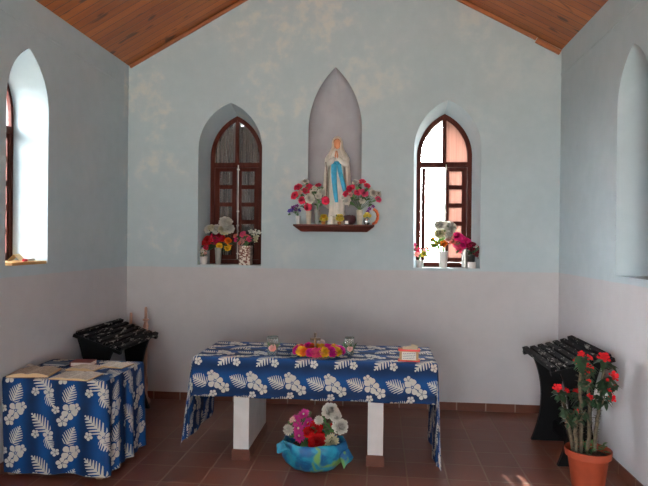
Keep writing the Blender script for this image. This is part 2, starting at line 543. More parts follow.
# ------------------------------------------------------------------ the room
D = 6.12                        # altar wall
K = D/6.0
XL, XR = -2.728*K, 1.80*K
YR = -2.6                       # entrance wall, behind the camera
TH_W = 0.52
def zk(z): return EYE.z+(z-EYE.z)*K
EL, ER = zk(3.63), zk(3.705)
RX, RZ = -0.40*K, zk(4.90)
gx0 = atY(456.4, 408, D).x
TILE = 0.2975
M_FLOOR = tile_material('terracotta_floor_tiles', gx0, D-0.014, TILE, (0.112, 0.033, 0.0195), (0.205, 0.067, 0.038), (0.25, 0.175, 0.135))
M_SKIRT = tile_material('terracotta_skirting', gx0, 0.11, TILE, (0.10, 0.032, 0.019), (0.16, 0.055, 0.032), (0.26, 0.19, 0.15))

bm = bmesh.new()
box(bm, ((XL+XR)/2, (D+YR)/2, -0.06), (XR-XL+0.9, D-YR+0.9, 0.12))
struct('floor', bm, M_FLOOR)
M_GROUND = simple('outside_ground', (0.62, 0.58, 0.50), 0.95, 0.1, var=0.2, scale=0.4)  # pale ground added outside to bounce daylight up to the ceiling
bm = bmesh.new()
box(bm, (0, 2, -0.35), (400, 400, 0.2))
struct('ground', bm, M_GROUND)

SP, AP = 2.72, 3.215            # spring line and apex of the windows, before the depth factor
SILL = zk(1.487)
W1 = (-1.945*K, -1.252*K)
W2 = (0.342*K, 1.020*K)
NI = (-0.760*K, -0.200*K)
w_arch = lambda a: arch((a[0]+a[1])/2, a[1]-a[0], SILL, zk(SP), zk(AP))
SPL = 0.047                     # how much the frame is narrower than the opening, each side
DB = 0.30                       # how deep the frames sit in the altar wall
FS, FA = zk(SP)-0.045, 3.165    # spring and apex of the frames
def frame_arch(a, sill, zs, za): return arch((a[0]+a[1])/2, a[1]-a[0]-2*SPL, sill, zs, za)
def outer_of(front, frame, depth):
    k = TH_W/depth
    return [(p[0]+(q[0]-p[0])*k, p[1]+(q[1]-p[1])*k) for p, q in zip(front, frame)]
w_out = lambda a: outer_of(w_arch(a), frame_arch(a, SILL, FS, FA), DB)
NZ0 = zk(1.94)
niche_o = arch((NI[0]+NI[1])/2, NI[1]-NI[0], NZ0, zk(2.92), zk(3.575))
gable = [(XL-TH_W, -0.12), (XR+TH_W, -0.12), (XR+TH_W, ER-0.55*TH_W+0.05), (XR, ER+0.03), (RX, RZ+0.03), (XL, EL+0.03), (XL-TH_W, EL-0.55*TH_W+0.05)]
bm = plate(gable, [w_arch(W1), w_arch(W2), niche_o], TH_W, lambda x, z, d: (x, D+d, z),
           [(w_arch(W1), w_out(W1)), (w_arch(W2), w_out(W2))])
wb = struct('wall_back', bm, M_WALL, smooth=True, angle=25)
# lining of the niche: a shallow recess with its own plaster
bm = bmesh.new()
ND = 0.22
rings = []
for k in range(11):
    ph = PI/2*k/10*0.985
    hw = (NI[1]-NI[0])/2
    pts = arch((NI[0]+NI[1])/2, NI[1]-NI[0]-0.002, NZ0, zk(2.92), zk(3.575)-0.002, inset=hw*(1-cos(ph))*0.98)
    rings.append([bm.verts.new((x, D+0.001+ND*sin(ph), NZ0 if q < 2 else z)) for q, (x, z) in enumerate(pts)])
for A_, B_ in zip(rings, rings[1:]):
    for k in range(len(A_)): bm.faces.new((A_[k], A_[(k+1) % len(A_)], B_[(k+1) % len(A_)], B_[k]))
bm.faces.new(rings[-1])
bm.faces.new([bm.verts.new((x, D+TH_W-0.02, z)) for x, z in niche_o])
struct('niche_lining', bm, M_NICHE, wb, smooth=True, angle=35)
# side walls
LW = (3.960*K, 4.497*K); RWn = (4.050*K, 4.606*K)
LWSIL = zk(1.545); RWSIL = zk(1.512); DL = 0.28
WB = (0.125, 0.675)
LZS, LZA = zk(2.78)-0.045, zk(3.225)-0.06
RZS, RZA = zk(2.76)-0.045, zk(3.195)-0.06
lw_a = arch(sum(LW)/2, LW[1]-LW[0], LWSIL, zk(2.78), zk(3.225))
rw_a = arch(sum(RWn)/2, RWn[1]-RWn[0], zk(1.512), zk(2.76), zk(3.195))
lw_b = arch(0.4, 0.55, LWSIL, zk(2.78), zk(3.225))
rw_b = arch(0.4, 0.55, zk(1.512), zk(2.76), zk(3.195))
bm = plate([(YR, -0.12), (D, -0.12), (D, EL+0.03), (YR, EL+0.03)], [lw_a, lw_b], TH_W, lambda y, z, d: (XL-d, y, z),
           [(lw_a, outer_of(lw_a, frame_arch(LW, LWSIL, LZS, LZA), DL)), (lw_b, outer_of(lw_b, frame_arch(WB, LWSIL, LZS, LZA), DL))])
struct('wall_left', bm, M_WALL, smooth=True, angle=25)
bm = plate([(YR, -0.12), (D, -0.12), (D, ER+0.03), (YR, ER+0.03)], [rw_a, rw_b], TH_W, lambda y, z, d: (XR+d, y, z),
           [(rw_a, outer_of(rw_a, frame_arch(RWn, RWSIL, RZS, RZA), DL)), (rw_b, outer_of(rw_b, frame_arch(WB, RWSIL, RZS, RZA), DL))])
struct('wall_right', bm, M_WALL, smooth=True, angle=25)
# entrance wall out of view; its open doorway is widened to let in daylight
dx = (XL+XR)/2
door_o = arch(dx, 2.6, 0.0, 2.3, 3.5)
bm = plate(gable, [door_o], TH_W, lambda x, z, d: (x, YR-d, z))
struct('wall_rear', bm, M_WALL, smooth=True, angle=25)
# ceiling: two boarded slopes
bm = bmesh.new()
ov = TH_W+0.15
sl = (RZ-EL)/(RX-XL); sr = (RZ-ER)/(XR-RX)
prof = [(XL-ov, EL-ov*sl), (RX, RZ), (XR+ov, ER-ov*sr), (XR+ov, ER-ov*sr+0.10), (RX, RZ+0.10), (XL-ov, EL-ov*sl+0.10)]
prism(bm, prof, YR-TH_W-0.2, D+TH_W+0.2)
struct('ceiling', bm, M_CEIL)
# varnished boards along the gable
def gable_trim(name, x0, z0, x1, z1, h, th, y):
    bm = bmesh.new()
    L = math.hypot(x1-x0, z1-z0); ang = math.atan2(z1-z0, x1-x0)
    M = Matrix.Rotation(-ang, 3, 'Y')
    box(bm, (0, 0, 0), (L, th, h), None, 0.004)
    o = struct(name, bm, M_TRIM)
    n = Vector((-sin(ang), 0, cos(ang)))
    o.location = Vector(((x0+x1)/2, y, (z0+z1)/2)) - n*h*0.5
    o.rotation_euler = (0, -ang, 0)
    return o
gable_trim('trim_1', XL+0.01, EL, RX, RZ-0.005, 0.035, 0.022, D-0.012)
def zr(x): return RZ-(x-RX)*sr
xs = atY(537, 40, D).x
gable_trim('trim_2', RX+0.01, RZ-0.01, xs, zr(xs), 0.038, 0.022, D-0.012)
gable_trim('trim_3', xs, zr(xs)-0.012, XR-0.005, ER-0.012, 0.050, 0.026, D-0.014)
# faint plaster ledge under the eaves
for nm, X, zz, sgn in (('trim_4', XL, zk(3.40), 1), ('trim_5', XR, zk(3.455), -1)):
    bm = bmesh.new()
    box(bm, (X+sgn*0.0035, (YR+D)/2, zz), (0.007, D-YR-0.01, 0.022), None, 0.003)
    struct(nm, bm, M_WALL)
# skirting tiles
SK = 0.083
for nm, c, s in (('baseboard_back', ((XL+XR)/2, D-0.006, SK/2), (XR-XL, 0.012, SK)),
                 ('baseboard_left', (XL+0.006, (D+YR)/2-0.007, SK/2), (0.012, D-YR-0.014, SK)),
                 ('baseboard_right', (XR-0.006, (D+YR)/2-0.007, SK/2), (0.012, D-YR-0.014, SK))):
    bm = bmesh.new(); box(bm, c, s, None, 0.002); struct(nm, bm, M_SKIRT)

# ------------------------------------------------------------------ windows
def ringed(bm, outer, inner, y0, y1, to):
    n = len(outer)
    A = [bm.verts.new(to(x, y0, z)) for x, z in outer]; B = [bm.verts.new(to(x, y0, z)) for x, z in inner]
    A2 = [bm.verts.new(to(x, y1, z)) for x, z in outer]; B2 = [bm.verts.new(to(x, y1, z)) for x, z in inner]
    for k in range(n):
        j = (k+1) % n
        bm.faces.new((A[k], A[j], B[j], B[k])); bm.faces.new((A2[k], B2[k], B2[j], A2[j]))
        bm.faces.new((A[k], A2[k], A2[j], A[j])); bm.faces.new((B[k], B[j], B2[j], B2[k]))
def clip_half(outline, s, m_):
    """the half of an outline with s*x >= m_ (convex arch)"""
    out = []
    n = len(outline)
    for k in range(n):
        a, b = outline[k], outline[(k+1) % n]
        ia, ib = s*a[0] >= m_, s*b[0] >= m_
        if ia: out.append(a)
        if ia != ib:
            t = (s*m_-a[0])/(b[0]-a[0]); out.append((s*m_, a[1]+t*(b[1]-a[1])))
    return out
def clip_z(outline, zmin):
    out = []
    n = len(outline)
    for k in range(n):
        a, b = outline[k], outline[(k+1) % n]
        ia, ib = a[1] >= zmin, b[1] >= zmin
        if ia: out.append(a)
        if ia != ib:
            t = (zmin-a[1])/(b[1]-a[1]); out.append((a[0]+t*(b[0]-a[0]), zmin))
    return out
def make_window(name, label, to, w, z0, zs, za, panes, open_left=False, shutter=False, rows=5, fw_=0.050, st=0.052):
    """to(x, y, z): x across (right as seen from inside), y outwards from the frame's room side"""
    root = bpy.data.objects.new(name, None); C.objects.link(root)
    root['kind'] = 'structure'; root['label'] = label
    o = arch(0, w, z0, zs, za)
    i = arch(0, w, z0, zs, za, inset=fw_)
    bm = bmesh.new(); ringed(bm, o, i, 0, 0.06, to)
    put('window_frame', bm, M_MAHOG, root)
    zt = z0 + (za-z0)*0.668          # transom
    hw = w/2-fw_
    bm = bmesh.new()
    def bar(xa, xb, za_, zb_, ya=0.0, yb=0.06, b=bm):
        prism(b, [(xa, za_), (xb, za_), (xb, zb_), (xa, zb_)], ya, yb, to)
    bar(-hw, hw, zt-0.028, zt+0.028)
    put('transom', bm, M_MAHOG, root)
    bm = bmesh.new()
    bar(-0.020, 0.020, zt+0.028, za-0.06, b=bm)
    put('mullion', bm, M_MAHOG, root)
    # fanlights
    ii = clip_z(arch(0, w, z0, zs, za, inset=fw_-0.004), zt+0.024)
    for s in (-1, 1):
        bm = bmesh.new()
        prism(bm, clip_half(ii, s, 0.018), 0.026, 0.031, to)
        p = put('pane', bm, panes[0] if s < 0 else panes[1], root)
    # two leaves below the transom
    for s in (-1, 1):
        hinge = s*(hw-0.002)
        ang = R(84) if (s < 0 and open_left) else 0.0
        def lt(x, y, z, s=s, hinge=hinge, ang=ang):
            if ang:
                dx_ = x-hinge; dy_ = y-0.058
                return to(hinge+dx_*cos(ang)-dy_*sin(ang)*0, 0.062+dx_*sin(ang)+0, z) if False else to(hinge + dx_*cos(ang) - dy_*sin(ang), 0.058 + dx_*sin(ang) + dy_*cos(ang), z)
            return to(x, y, z)
        x0, x1 = (0.003, hw-0.003) if s > 0 else (-hw+0.003, -0.003)
        za_, zb_ = z0+fw_+0.003, zt-0.031
        bm = bmesh.new()
        def rect(xa, xb, a_, b_, ya=0.012, yb=0.050):
            prism(bm, [(xa, a_), (xb, a_), (xb, b_), (xa, b_)], ya, yb, lt)
        rect(x0, x0+st, za_, zb_); rect(x1-st, x1, za_, zb_)
        rect(x0+st, x1-st, za_, za_+0.05); rect(x0+st, x1-st, zb_-0.04, zb_)
        gz0, gz1 = za_+0.05, zb_-0.04
        mh = 0.046
        ph = (gz1-gz0-(rows-1)*mh)/rows
        for r_ in range(1, rows):
            zz = gz0+r_*ph+(r_-1)*mh
            rect(x0+st, x1-st, zz, zz+mh, 0.014, 0.048)
        sash = put('sash', bm, M_MAHOG, root)
        for r_ in range(rows):
            zz = gz0+r_*(ph+mh)
            b2 = bmesh.new()
            prism(b2, [(x0+st-0.003, zz-0.003), (x1-st+0.003, zz-0.003), (x1-st+0.003, zz+ph+0.003), (x0+st-0.003, zz+ph+0.003)], 0.029, 0.033, lt)
            put('pane', b2, panes[0] if s < 0 else panes[1], sash)
    # espagnolette bolt on the meeting stiles
    bm = bmesh.new()
    xb = 0.018
    tube(bm, [to(xb, -0.004, z0+fw_+0.01), to(xb, -0.004, zt-0.0)], 0.0065, 8)
    for zz in (z0+0.12, z0+0.60, zt-0.05):
        tube(bm, [to(xb, 0.010, zz), to(xb, -0.012, zz)], 0.012, 8)
    bo = put('bolt_rod', bm, M_BRASS, root, smooth=True, angle=40)
    bm = bmesh.new()
    zz = z0+0.44
    tube(bm, [to(xb, 0.012, zz), to(xb, -0.03, zz), to(xb+0.005, -0.035, zz-0.02), to(xb+0.012, -0.036, zz-0.075)], [0.011, 0.009, 0.008, 0.010], 8)
    put('bolt_handle', bm, M_BRASS, bo, smooth=True)
    if shutter:
        # plank shutter closed outside; its square head leaves the tip of the arch uncovered
        sh = clip_z(arch(0, w, z0, zs, za, inset=0.006), z0+0.01)
        for s in (-1, 1):
            bm = bmesh.new()
            half = [p for p in clip_half(sh, s, 0.004)]
            zc = za-shutter
            half = [(x, min(z, zc)) for x, z in half]
            out = []
            for q in half:
                if not out or (abs(q[0]-out[-1][0])+abs(q[1]-out[-1][1])) > 1e-5: out.append(q)
            prism(bm, out, 0.085, 0.110, to)
            put('shutter', bm, M_SHUT, root)
    return root
cx = sum(W1)/2
make_window('window_1', 'dark brown pointed window with shuttered panes left of the niche', lambda x, y, z, c=cx: (c+x, D+DB+y, z), W1[1]-W1[0]-2*SPL+0.004,
            SILL, FS, FA+0.002, (M_PANE_DARK, M_PANE_DARK), shutter=0.10)
cx = sum(W2)/2
make_window('window_2', 'brown pointed window glowing with daylight right of the niche', lambda x, y, z, c=cx: (c+x, D+DB+y, z), W2[1]-W2[0]-2*SPL+0.004,
            SILL, FS, FA+0.002, (M_PANE_CLEAR, M_PANE_PINK), open_left=True)
cy = sum(LW)/2
make_window('window_3', 'brown pointed window in the left wall', lambda x, y, z, c=cy: (XL-DL-y, c+x, z), LW[1]-LW[0]-2*SPL+0.004,
            LWSIL, LZS, LZA+0.002, (M_PANE_CLEAR, M_PANE_CLEAR), fw_=0.034, st=0.028)
cy = sum(RWn)/2
make_window('window_4', 'shuttered pointed window in the right wall', lambda x, y, z, c=cy: (XR+DL+y, c-x, z), RWn[1]-RWn[0]-2*SPL+0.004,
            RWSIL, RZS, RZA+0.002, (M_PANE_DARK, M_PANE_DARK), shutter=0.10)
make_window('window_5', 'added unseen window in the left wall, shuttered to hold back daylight', lambda x, y, z: (XL-DL-y, 0.4+x, z), 0.46,
            LWSIL, LZS, LZA+0.002, (M_PANE_DARK, M_PANE_DARK), shutter=0.10)  # added window out of view, its shutter closed to keep daylight out
make_window('window_6', 'added unseen window in the right wall, shuttered to hold back daylight', lambda x, y, z: (XR+DL+y, 0.4-x, z), 0.46,
            RWSIL, RZS, RZA+0.002, (M_PANE_DARK, M_PANE_DARK), shutter=0.10)  # its unseen twin on the right, also added and kept shuttered against daylight
# wooden board lying on the sill of the left window
bm = bmesh.new()
box(bm, (XL-DL/2+0.010, sum(LW)/2, LWSIL+0.0125), (DL+0.03, LW[1]-LW[0]-0.10, 0.025), None, 0.003)
sb = put('sill_board', bm, M_SILL)
tag(sb, 'yellowish wooden board lying on the sill of the left wall window', 'board')

# ------------------------------------------------------------------ printed cloth
def cloth_material():
    """repeat of 0.41 x 0.31 m: p across, q up; uv = (p, q) with the big hibiscus at the origin"""
    a = Mat('blue_floral_print', rough=0.7, spec=0.2)
    p, q, _ = a.uv()
    A, B = 0.41, 0.31
    def local(cx, cy):
        return (((p-cx)/A+0.5).fract()-0.5)*A, (((q-cy)/B+0.5).fract()-0.5)*B
    def hib(cx, cy, Rr, ph):
        dx, dy = local(cx, cy)
        r = (dx*dx+dy*dy).sqrt()
        th = dy.atan2(dx)*2.5+ph
        c = th.cos().abs()
        body = r < (c.sqrt()*0.52+0.48)*Rr
        slit = ((c < 0.21)*(r > Rr*0.24))
        eye = (r < Rr*0.20)*(r > Rr*0.09)
        return body*(1.0-slit)*(1.0-eye)
    def fern(x0, y0, x1, y1, wid, n=6.5):
        L = math.hypot(x1-x0, y1-y0); ang = math.atan2(y1-y0, x1-x0)
        dx, dy = local((x0+x1)/2, (y0+y1)/2)
        s = dx*cos(ang)+dy*sin(ang) + L/2
        t = dy*cos(ang)-dx*sin(ang)
        ta = t.abs()
        env = (s/L*PI*0.80+0.50).sin()*wid
        inside = (s > 0)*(s < L*1.02)
        k = ((s-ta*0.85)/(L/n)).fract()
        blades = ((k-0.42).abs() < (0.40-(ta/env.mx(0.001))*0.27))*(ta < env)
        spine = ta < 0.0035
        return inside*(blades.mx(spine))
    parts = [hib(0.0, 0.0, 0.062, 0.5), hib(-0.100, 0.012, 0.030, 1.3), hib(-0.052, -0.072, 0.043, 2.2), hib(0.050, 0.030, 0.036, 0.2),
             fern(-0.022, 0.065, 0.035, 0.195, 0.056),
             fern(-0.150, -0.150, -0.285, -0.022, 0.060), hib(-0.258, -0.168, 0.032, 0.9), hib(-0.152, -0.172, 0.041, 1.7), fern(-0.170, -0.195, -0.115, -0.275, 0.040, 5)]
    tot = parts[0]
    for h in parts[1:]: tot = tot.mx(h)
    band = ((p*(2*PI/0.205)+0.9).sin()*0.5+0.5)
    n1 = a.noise(a.vec(p, q, 0.0), 9, 3)
    f = (band*0.9+(n1-0.5)*0.4+0.05).clamp()
    base = a.mix(f, (0.004, 0.019, 0.070), (0.004, 0.062, 0.220))
    pale = a.mix(n1, (0.50, 0.47, 0.41), (0.60, 0.57, 0.50))
    a.col(a.mix(tot, base, pale))
    return a.m
M_CLOTH = cloth_material()
def grid_mesh(name, P, UV, nx, ny, mat, parent=None):
    me = bpy.data.meshes.new(name)
    verts = [P(i, j) for j in range(ny+1) for i in range(nx+1)]
    faces = [(j*(nx+1)+i, j*(nx+1)+i+1, (j+1)*(nx+1)+i+1, (j+1)*(nx+1)+i) for j in range(ny) for i in range(nx)]
    me.from_pydata(verts, [], faces)
    uvl = me.uv_layers.new(name='UVMap')
    for poly in me.polygons:
        poly.use_smooth = True
        for li in poly.loop_indices:
            vi = me.loops[li].vertex_index
            uvl.data[li].uv = UV(vi % (nx+1), vi//(nx+1))
    me.materials.append(mat)
    o = bpy.data.objects.new(name, me); C.objects.link(o)
    if parent: o.parent = parent
    return o

# ------------------------------------------------------------------ altar
AH = 0.815
pA, pB = atZ(191, 357, AH), atZ(434.5, 363.5, AH)
qA, qB = atZ(221, 341.5, AH), atZ(430, 347, AH)
ax0, ax1 = (pA.x+qA.x)/2, (pB.x+qB.x)/2
ay0, ay1 = (pA.y+pB.y)/2, (qA.y+qB.y)/2
acx, acy = (ax0+ax1)/2, (ay0+ay1)/2
M_PIER = simple('white_painted_pier', (0.70, 0.69, 0.68), 0.8, 0.2, var=0.06, scale=6)
altar = thing('altar_table', 'long altar table on two white piers draped in blue cloth', 'table', (acx, acy, 0))
lo = lambda p: Vector(p)-Vector((acx, acy, 0))
slab_t = 0.09
bm = bmesh.new(); box(bm, (0, 0, AH-0.006-slab_t/2), (ax1-ax0-0.02, ay1-ay0-0.02, slab_t), None, 0.006)
put('slab', bm, M_PIER, altar)
zp = AH-0.006-slab_t
M_BASET = simple('terracotta_base_tile', (0.145, 0.050, 0.030), 0.5, 0.4, var=0.15, scale=10)
for (xa, xb, yb_px, yb_py) in ((233, 248.5, 240.5, 463), (367.2, 382.8, 375, 468.5)):
    f = atZ(yb_px, yb_py, 0)
    y0_ = max(f.y, ay0+0.012)
    pl, pr = atY(xa, yb_py, y0_).x, atY(xb, yb_py, y0_).x
    L = ay1-0.005-y0_
    c = Vector(((pl+pr)/2, y0_+L/2, 0))
    bm = bmesh.new(); box(bm, lo(c+Vector((0, 0, zp/2))), (pr-pl, L, zp), None, 0.004)
    pier = put('pier', bm, M_PIER, altar)
    bm = bmesh.new(); box(bm, lo(c+Vector((0, 0, 0.043))), (pr-pl+0.022, L+0.022, 0.086), None, 0.003)
    put('base_tile', bm, M_BASET, pier)
# the cloth: a flat sheet let fall over the four edges
def altar_cloth():
    a, b = (ax1-ax0)/2, (ay1-ay0)/2
    dl, dr, df, db = 0.67, 0.80, 0.315, 0.22
    sA = atY(216, 383, ay0).x - acx
    s0, s1 = -a-dl, a+dr
    t0, t1 = -b-df, b+db
    nx, ny = 190, 84
    def P(i, j):
        s = s0+(s1-s0)*i/nx; t = t0+(t1-t0)*j/ny
        dx = max(abs(s)-a, 0); dy = max(abs(t)-b, 0)
        sx = 1 if s > 0 else -1; sy = 1 if t > 0 else -1
        cs = max(-a, min(a, s)); ct = max(-b, min(b, t))
        z = AH + 0.0015*sin(s*9+t*5)
        if dx == 0 and dy == 0: return (acx+cs, acy+ct, z)
        r = math.hypot(dx, dy)
        e = 0.020
        rr = min(r, e)
        # rolled edge: first e metres turn over the arris
        drop = r-0.35*e if r > e else r*r/(2*e)
        out = 0.011*(1-math.exp(-r/0.012))
        if dy == 0:
            o = out + (0.05 if sx < 0 else -0.01)*r + 0.016*r*sin(t*16+1.0)
            return (acx+cs+sx*o, acy+ct+0.02*r*sin(t*11), AH-drop*0.995)
        if dx == 0:
            o = out + 0.045*r + 0.030*r*sin(s*13+0.6)*1.2
            return (acx+cs+0.02*r*sin(s*9), acy+ct+sy*o, AH-drop*0.995)
        ph = math.atan2(dy, dx)
        k = sin(2*ph)
        ear = 0.07*r*k + 0.03*r*k*sin(ph*6)
        ox = out*cos(ph)**0.5 + (0.05 if sx < 0 else -0.01)*r*cos(ph) + ear*(0.62 if sx < 0 else 0.25)
        oy = out*sin(ph)**0.5 + 0.045*r*sin(ph) + ear*0.62
        ox += 0.03*r*sin(4*ph)
        oy -= 0.03*r*sin(4*ph)
        return (acx+cs+sx*ox, acy+ct+sy*oy, AH-drop*(0.995-0.03*k))
    def UV(i, j):
        return (t0+(t1-t0)*j/ny + b + 0.19, -(s0+(s1-s0)*i/nx - sA))
    o = grid_mesh('tablecloth', P, UV, nx, ny, M_CLOTH)
    md = o.modifiers.new('th', 'SOLIDIFY'); md.thickness = 0.0015; md.offset = 1
    return tag(o, 'blue cloth with white hibiscus and fern print draped over the altar table', 'tablecloth')
altar_cloth()

# ------------------------------------------------------------------ side table in the left corner
TH_ = 0.70
c1 = atZ(103, 477.5, 0.03); c2 = atZ(145, 444, 0.03)
tx1 = (c1.x+c2.x)/2; ty0, ty1 = c1.y, c2.y
tx0 = XL+0.022
tcx, tcy = (tx0+tx1)/2, (ty0+ty1)/2
TH_ = atY(101.5, 381.5, ty0).z
st = thing('side_table', 'low table under blue floral cloth in front of the left black stand', 'table', (tcx, tcy, 0))
M_TWOOD = wood_material('plain_table_wood', (0.20, 0.11, 0.06), (0.30, 0.18, 0.10), 0)
bm = bmesh.new(); box(bm, (0, 0, TH_-0.022), (tx1-tx0-0.03, ty1-ty0-0.03, 0.035), None, 0.004); put('tabletop', bm, M_TWOOD, st)
for sx in (-1, 1):
    for sy in (-1, 1):
        bm = bmesh.new(); h = TH_-0.04
        box(bm, (sx*((tx1-tx0)/2-0.06), sy*((ty1-ty0)/2-0.06), h/2), (0.05, 0.05, h), None, 0.004)
        put('leg', bm, M_TWOOD, st)
def side_cloth():
    a, b = (tx1-tx0)/2, (ty1-ty0)/2
    rc = 0.03; hem = 0.035
    # perimeter walk with rounded corners, starting at the back left
    per = []
    def arcp(cx, cy, a0, n=6):
        for k in range(n+1):
            an = a0+PI/2*k/n
            per.append((cx+rc*cos(an), cy+rc*sin(an), cos(an), sin(an)))
    def line(x0, y0, x1, y1, nx_, ny_, n):
        for k in range(1, n): per.append((x0+(x1-x0)*k/n, y0+(y1-y0)*k/n, nx_, ny_))
    arcp(-a+rc, -b+rc, PI); line(-a+rc, -b, a-rc, -b, 0, -1, 60)
    arcp(a-rc, -b+rc, -PI/2); line(a, -b+rc, a, b-rc, 1, 0, 60)
    arcp(a-rc, b-rc, 0); line(a-rc, b, -a+rc, b, 0, 1, 30)
    arcp(-a+rc, b-rc, PI/2); line(-a, b-rc, -a, -b+rc, -1, 0, 30)
    bm = bmesh.new(); uvl = bm.loops.layers.uv.new('UVMap')
    n = len(per); rows = []
    uvs = {}
    nz = 26
    for j in range(nz+1):
        d = (TH_-hem)*j/nz
        row = []
        for k, (x, y, nx_, ny_) in enumerate(per):
            q = x*0.8+y*1.7
            o = 0.006*min(1, d/0.02) + (0.012*sin(q*17)+0.012*sin(q*31+1))*(d/TH_)
            if nx_ > 0.5: o += 0.012*d/TH_
            if nx_ < -0.5: o = min(o, 0.02)
            zz = TH_-d if d > 0 else TH_
            v = bm.verts.new((x+nx_*o, y+ny_*o, zz + 0.008*sin(q*9)*(d/TH_)))
            uvs[v] = (x+nx_*d, y+ny_*d)
            row.append(v)
        rows.append(row)
    for p, q in zip(rows, rows[1:]):
        for k in range(n):
            bm.faces.new((p[k], q[k], q[(k+1) % n], p[(k+1) % n]))
    bm.faces.new(rows[0])
    hA = atY(69.4, 412, ty0); xA = hA.x-tcx; qA_ = -b-(TH_-hA.z)
    acc = [0.0]
    for k in range(1, n): acc.append(acc[-1]+math.hypot(per[k][0]-per[k-1][0], per[k][1]-per[k-1][1]))
    shift = per[6][0]-acc[6]
    vi = {v: (kk, jj) for jj, row in enumerate(rows) for kk, v in enumerate(row)}
    for f in bm.faces:
        f.smooth = True
        top = len(f.verts) > 4
        for l in f.loops:
            kk, jj = vi[l.vert]
            if top: l[uvl].uv = (per[kk][0]-xA, per[kk][1]-qA_)
            else: l[uvl].uv = (acc[kk]+shift-xA, -b-(TH_-hem)*jj/nz-qA_)
    o = put('tablecloth', bm, M_CLOTH, None, smooth=True, angle=50, loc=(tcx, tcy, 0.0))
    return tag(o, 'blue cloth with white flower print covering the low side table down to the floor', 'tablecloth')
side_cloth()

# ------------------------------------------------------------------ black slatted stands
def wax_material():
    a = Mat('black_slats_with_wax', (0.003, 0.003, 0.0035), 0.6, 0.08)
    n = a.t.nodes.new('ShaderNodeTexCoord').outputs['Object']
    p = a.sep(n)
    f = a.noise(a.vec(p[0]*34, p[1]*8, p[2]*20), 1.0, 4, 0.7)
    a.col(a.mix(f.smooth(0.575, 0.63), (0.004, 0.004, 0.005), (0.42, 0.40, 0.37)))
    return a.m
M_SLAT = wax_material()
def stand(label, loc, mirror, zlow, zhigh, wid, ln, near=0.24):
    """local: +x towards the wall when mirror = 1, slats along y"""
    root = thing('slatted_stand', label, 'stand', loc, 0.0, None)
    s = mirror
    dz = zhigh-zlow
    ang = math.atan2(dz, wid)
    slope = math.hypot(dz, wid)
    ns = 7
    def pt(u, y, h):       # u 0..1 up the slope, h above the surface
        return Vector((s*(-wid/2+wid*u) - s*sin(ang)*h, y, zlow+dz*u+cos(ang)*h))
    def slopebox(bm, u0, u1, y0, y1, h0, h1):
        vs = [bm.verts.new(pt(u, y, h)) for h in (h0, h1) for u, y in ((u0, y0), (u1, y0), (u1, y1), (u0, y1))]
        for q in ((0, 1, 2, 3), (7, 6, 5, 4), (0, 4, 5, 1), (1, 5, 6, 2), (2, 6, 7, 3), (3, 7, 4, 0)):
            bm.faces.new([vs[i] for i in q])
    for k in range(ns):
        bm = bmesh.new()
        u0 = k/ns+0.012; u1 = (k+1)/ns-0.035
        slopebox(bm, u0, u1, -ln/2, ln/2, -0.024, 0.0 + (0.010 if k in (0, ns-1) else 0))
        bmesh.ops.bevel(bm, geom=bm.edges[:], offset=0.003, segments=1, affect='EDGES')
        put('slat', bm, M_SLAT, root)
    for y in (-ln/2+0.02, ln/2-0.02):
        bm = bmesh.new(); slopebox(bm, 0.0, 1.0, y-0.02, y+0.02, -0.055, -0.0245)
        put('end_rail', bm, M_BLACK, root)
    bm = bmesh.new(); slopebox(bm, 0.03, 0.97, -ln/2+0.04, ln/2-0.04, -0.034, -0.0255)
    put('under_board', bm, M_BLACK, root)
    # waisted panel legs
    for y in (-ln/2+near, ln/2-0.07):
        bm = bmesh.new()
        n = 16; L_, R_ = [], []
        for k in range(n+1):
            t = k/n
            w_ = 0.085+0.092*(abs(2*t-0.95)**2.0)
            zz_l = t*(zlow-0.03 + dz*(0.6-w_/wid)); zz_r = t*(zlow-0.03 + dz*(0.6+w_/wid))
            L_.append((-w_, zz_l)); R_.append((w_, zz_r))
        off = 0.06 if y < 0 else 0.012
        out = [(x+off, z) for x, z in L_ + R_[::-1]]
        a_ = [bm.verts.new((s*x, y-0.018, z)) for x, z in out]; b_ = [bm.verts.new((s*x, y+0.018, z)) for x, z in out]
        m_ = len(out)
        for k in range(n):
            bm.faces.new((a_[k], a_[k+1], a_[m_-2-k], a_[m_-1-k])); bm.faces.new((b_[k], b_[m_-1-k], b_[m_-2-k], b_[k+1]))
        for k in range(m_): bm.faces.new((a_[k], b_[k], b_[(k+1) % m_], a_[(k+1) % m_]))
        put('leg', bm, M_BLACK, root)
    bm = bmesh.new(); box(bm, (s*0.045, (near-0.07)/2, 0.14), (0.035, ln-near-0.10, 0.09), None, 0.003)
    put('stretcher', bm, M_BLACK, root)
    bm = bmesh.new(); box(bm, (s*wid*0.25, (near-0.07)/2, zlow-0.03), (0.02, ln-near-0.10, 0.14), None, 0.003)
    put('apron', bm, M_BLACK, root)
    return root
# right: measured corners of the sloping top
rs_x0, rs_x1 = 1.29, 1.75
stand('black slatted stand with a sloping top by the right wall behind the potted plant', ((rs_x0+rs_x1)/2, 4.93, 0), 1, 0.80, 0.925, rs_x1-rs_x0, 0.88, 0.21)
ls_x0, ls_x1 = -2.74, -2.295
stand('black slatted stand with a sloping top in the left corner behind the side table', ((ls_x0+ls_x1)/2, 5.39, 0), -1, 0.765, 0.915, ls_x1-ls_x0, 0.88, 0.08)
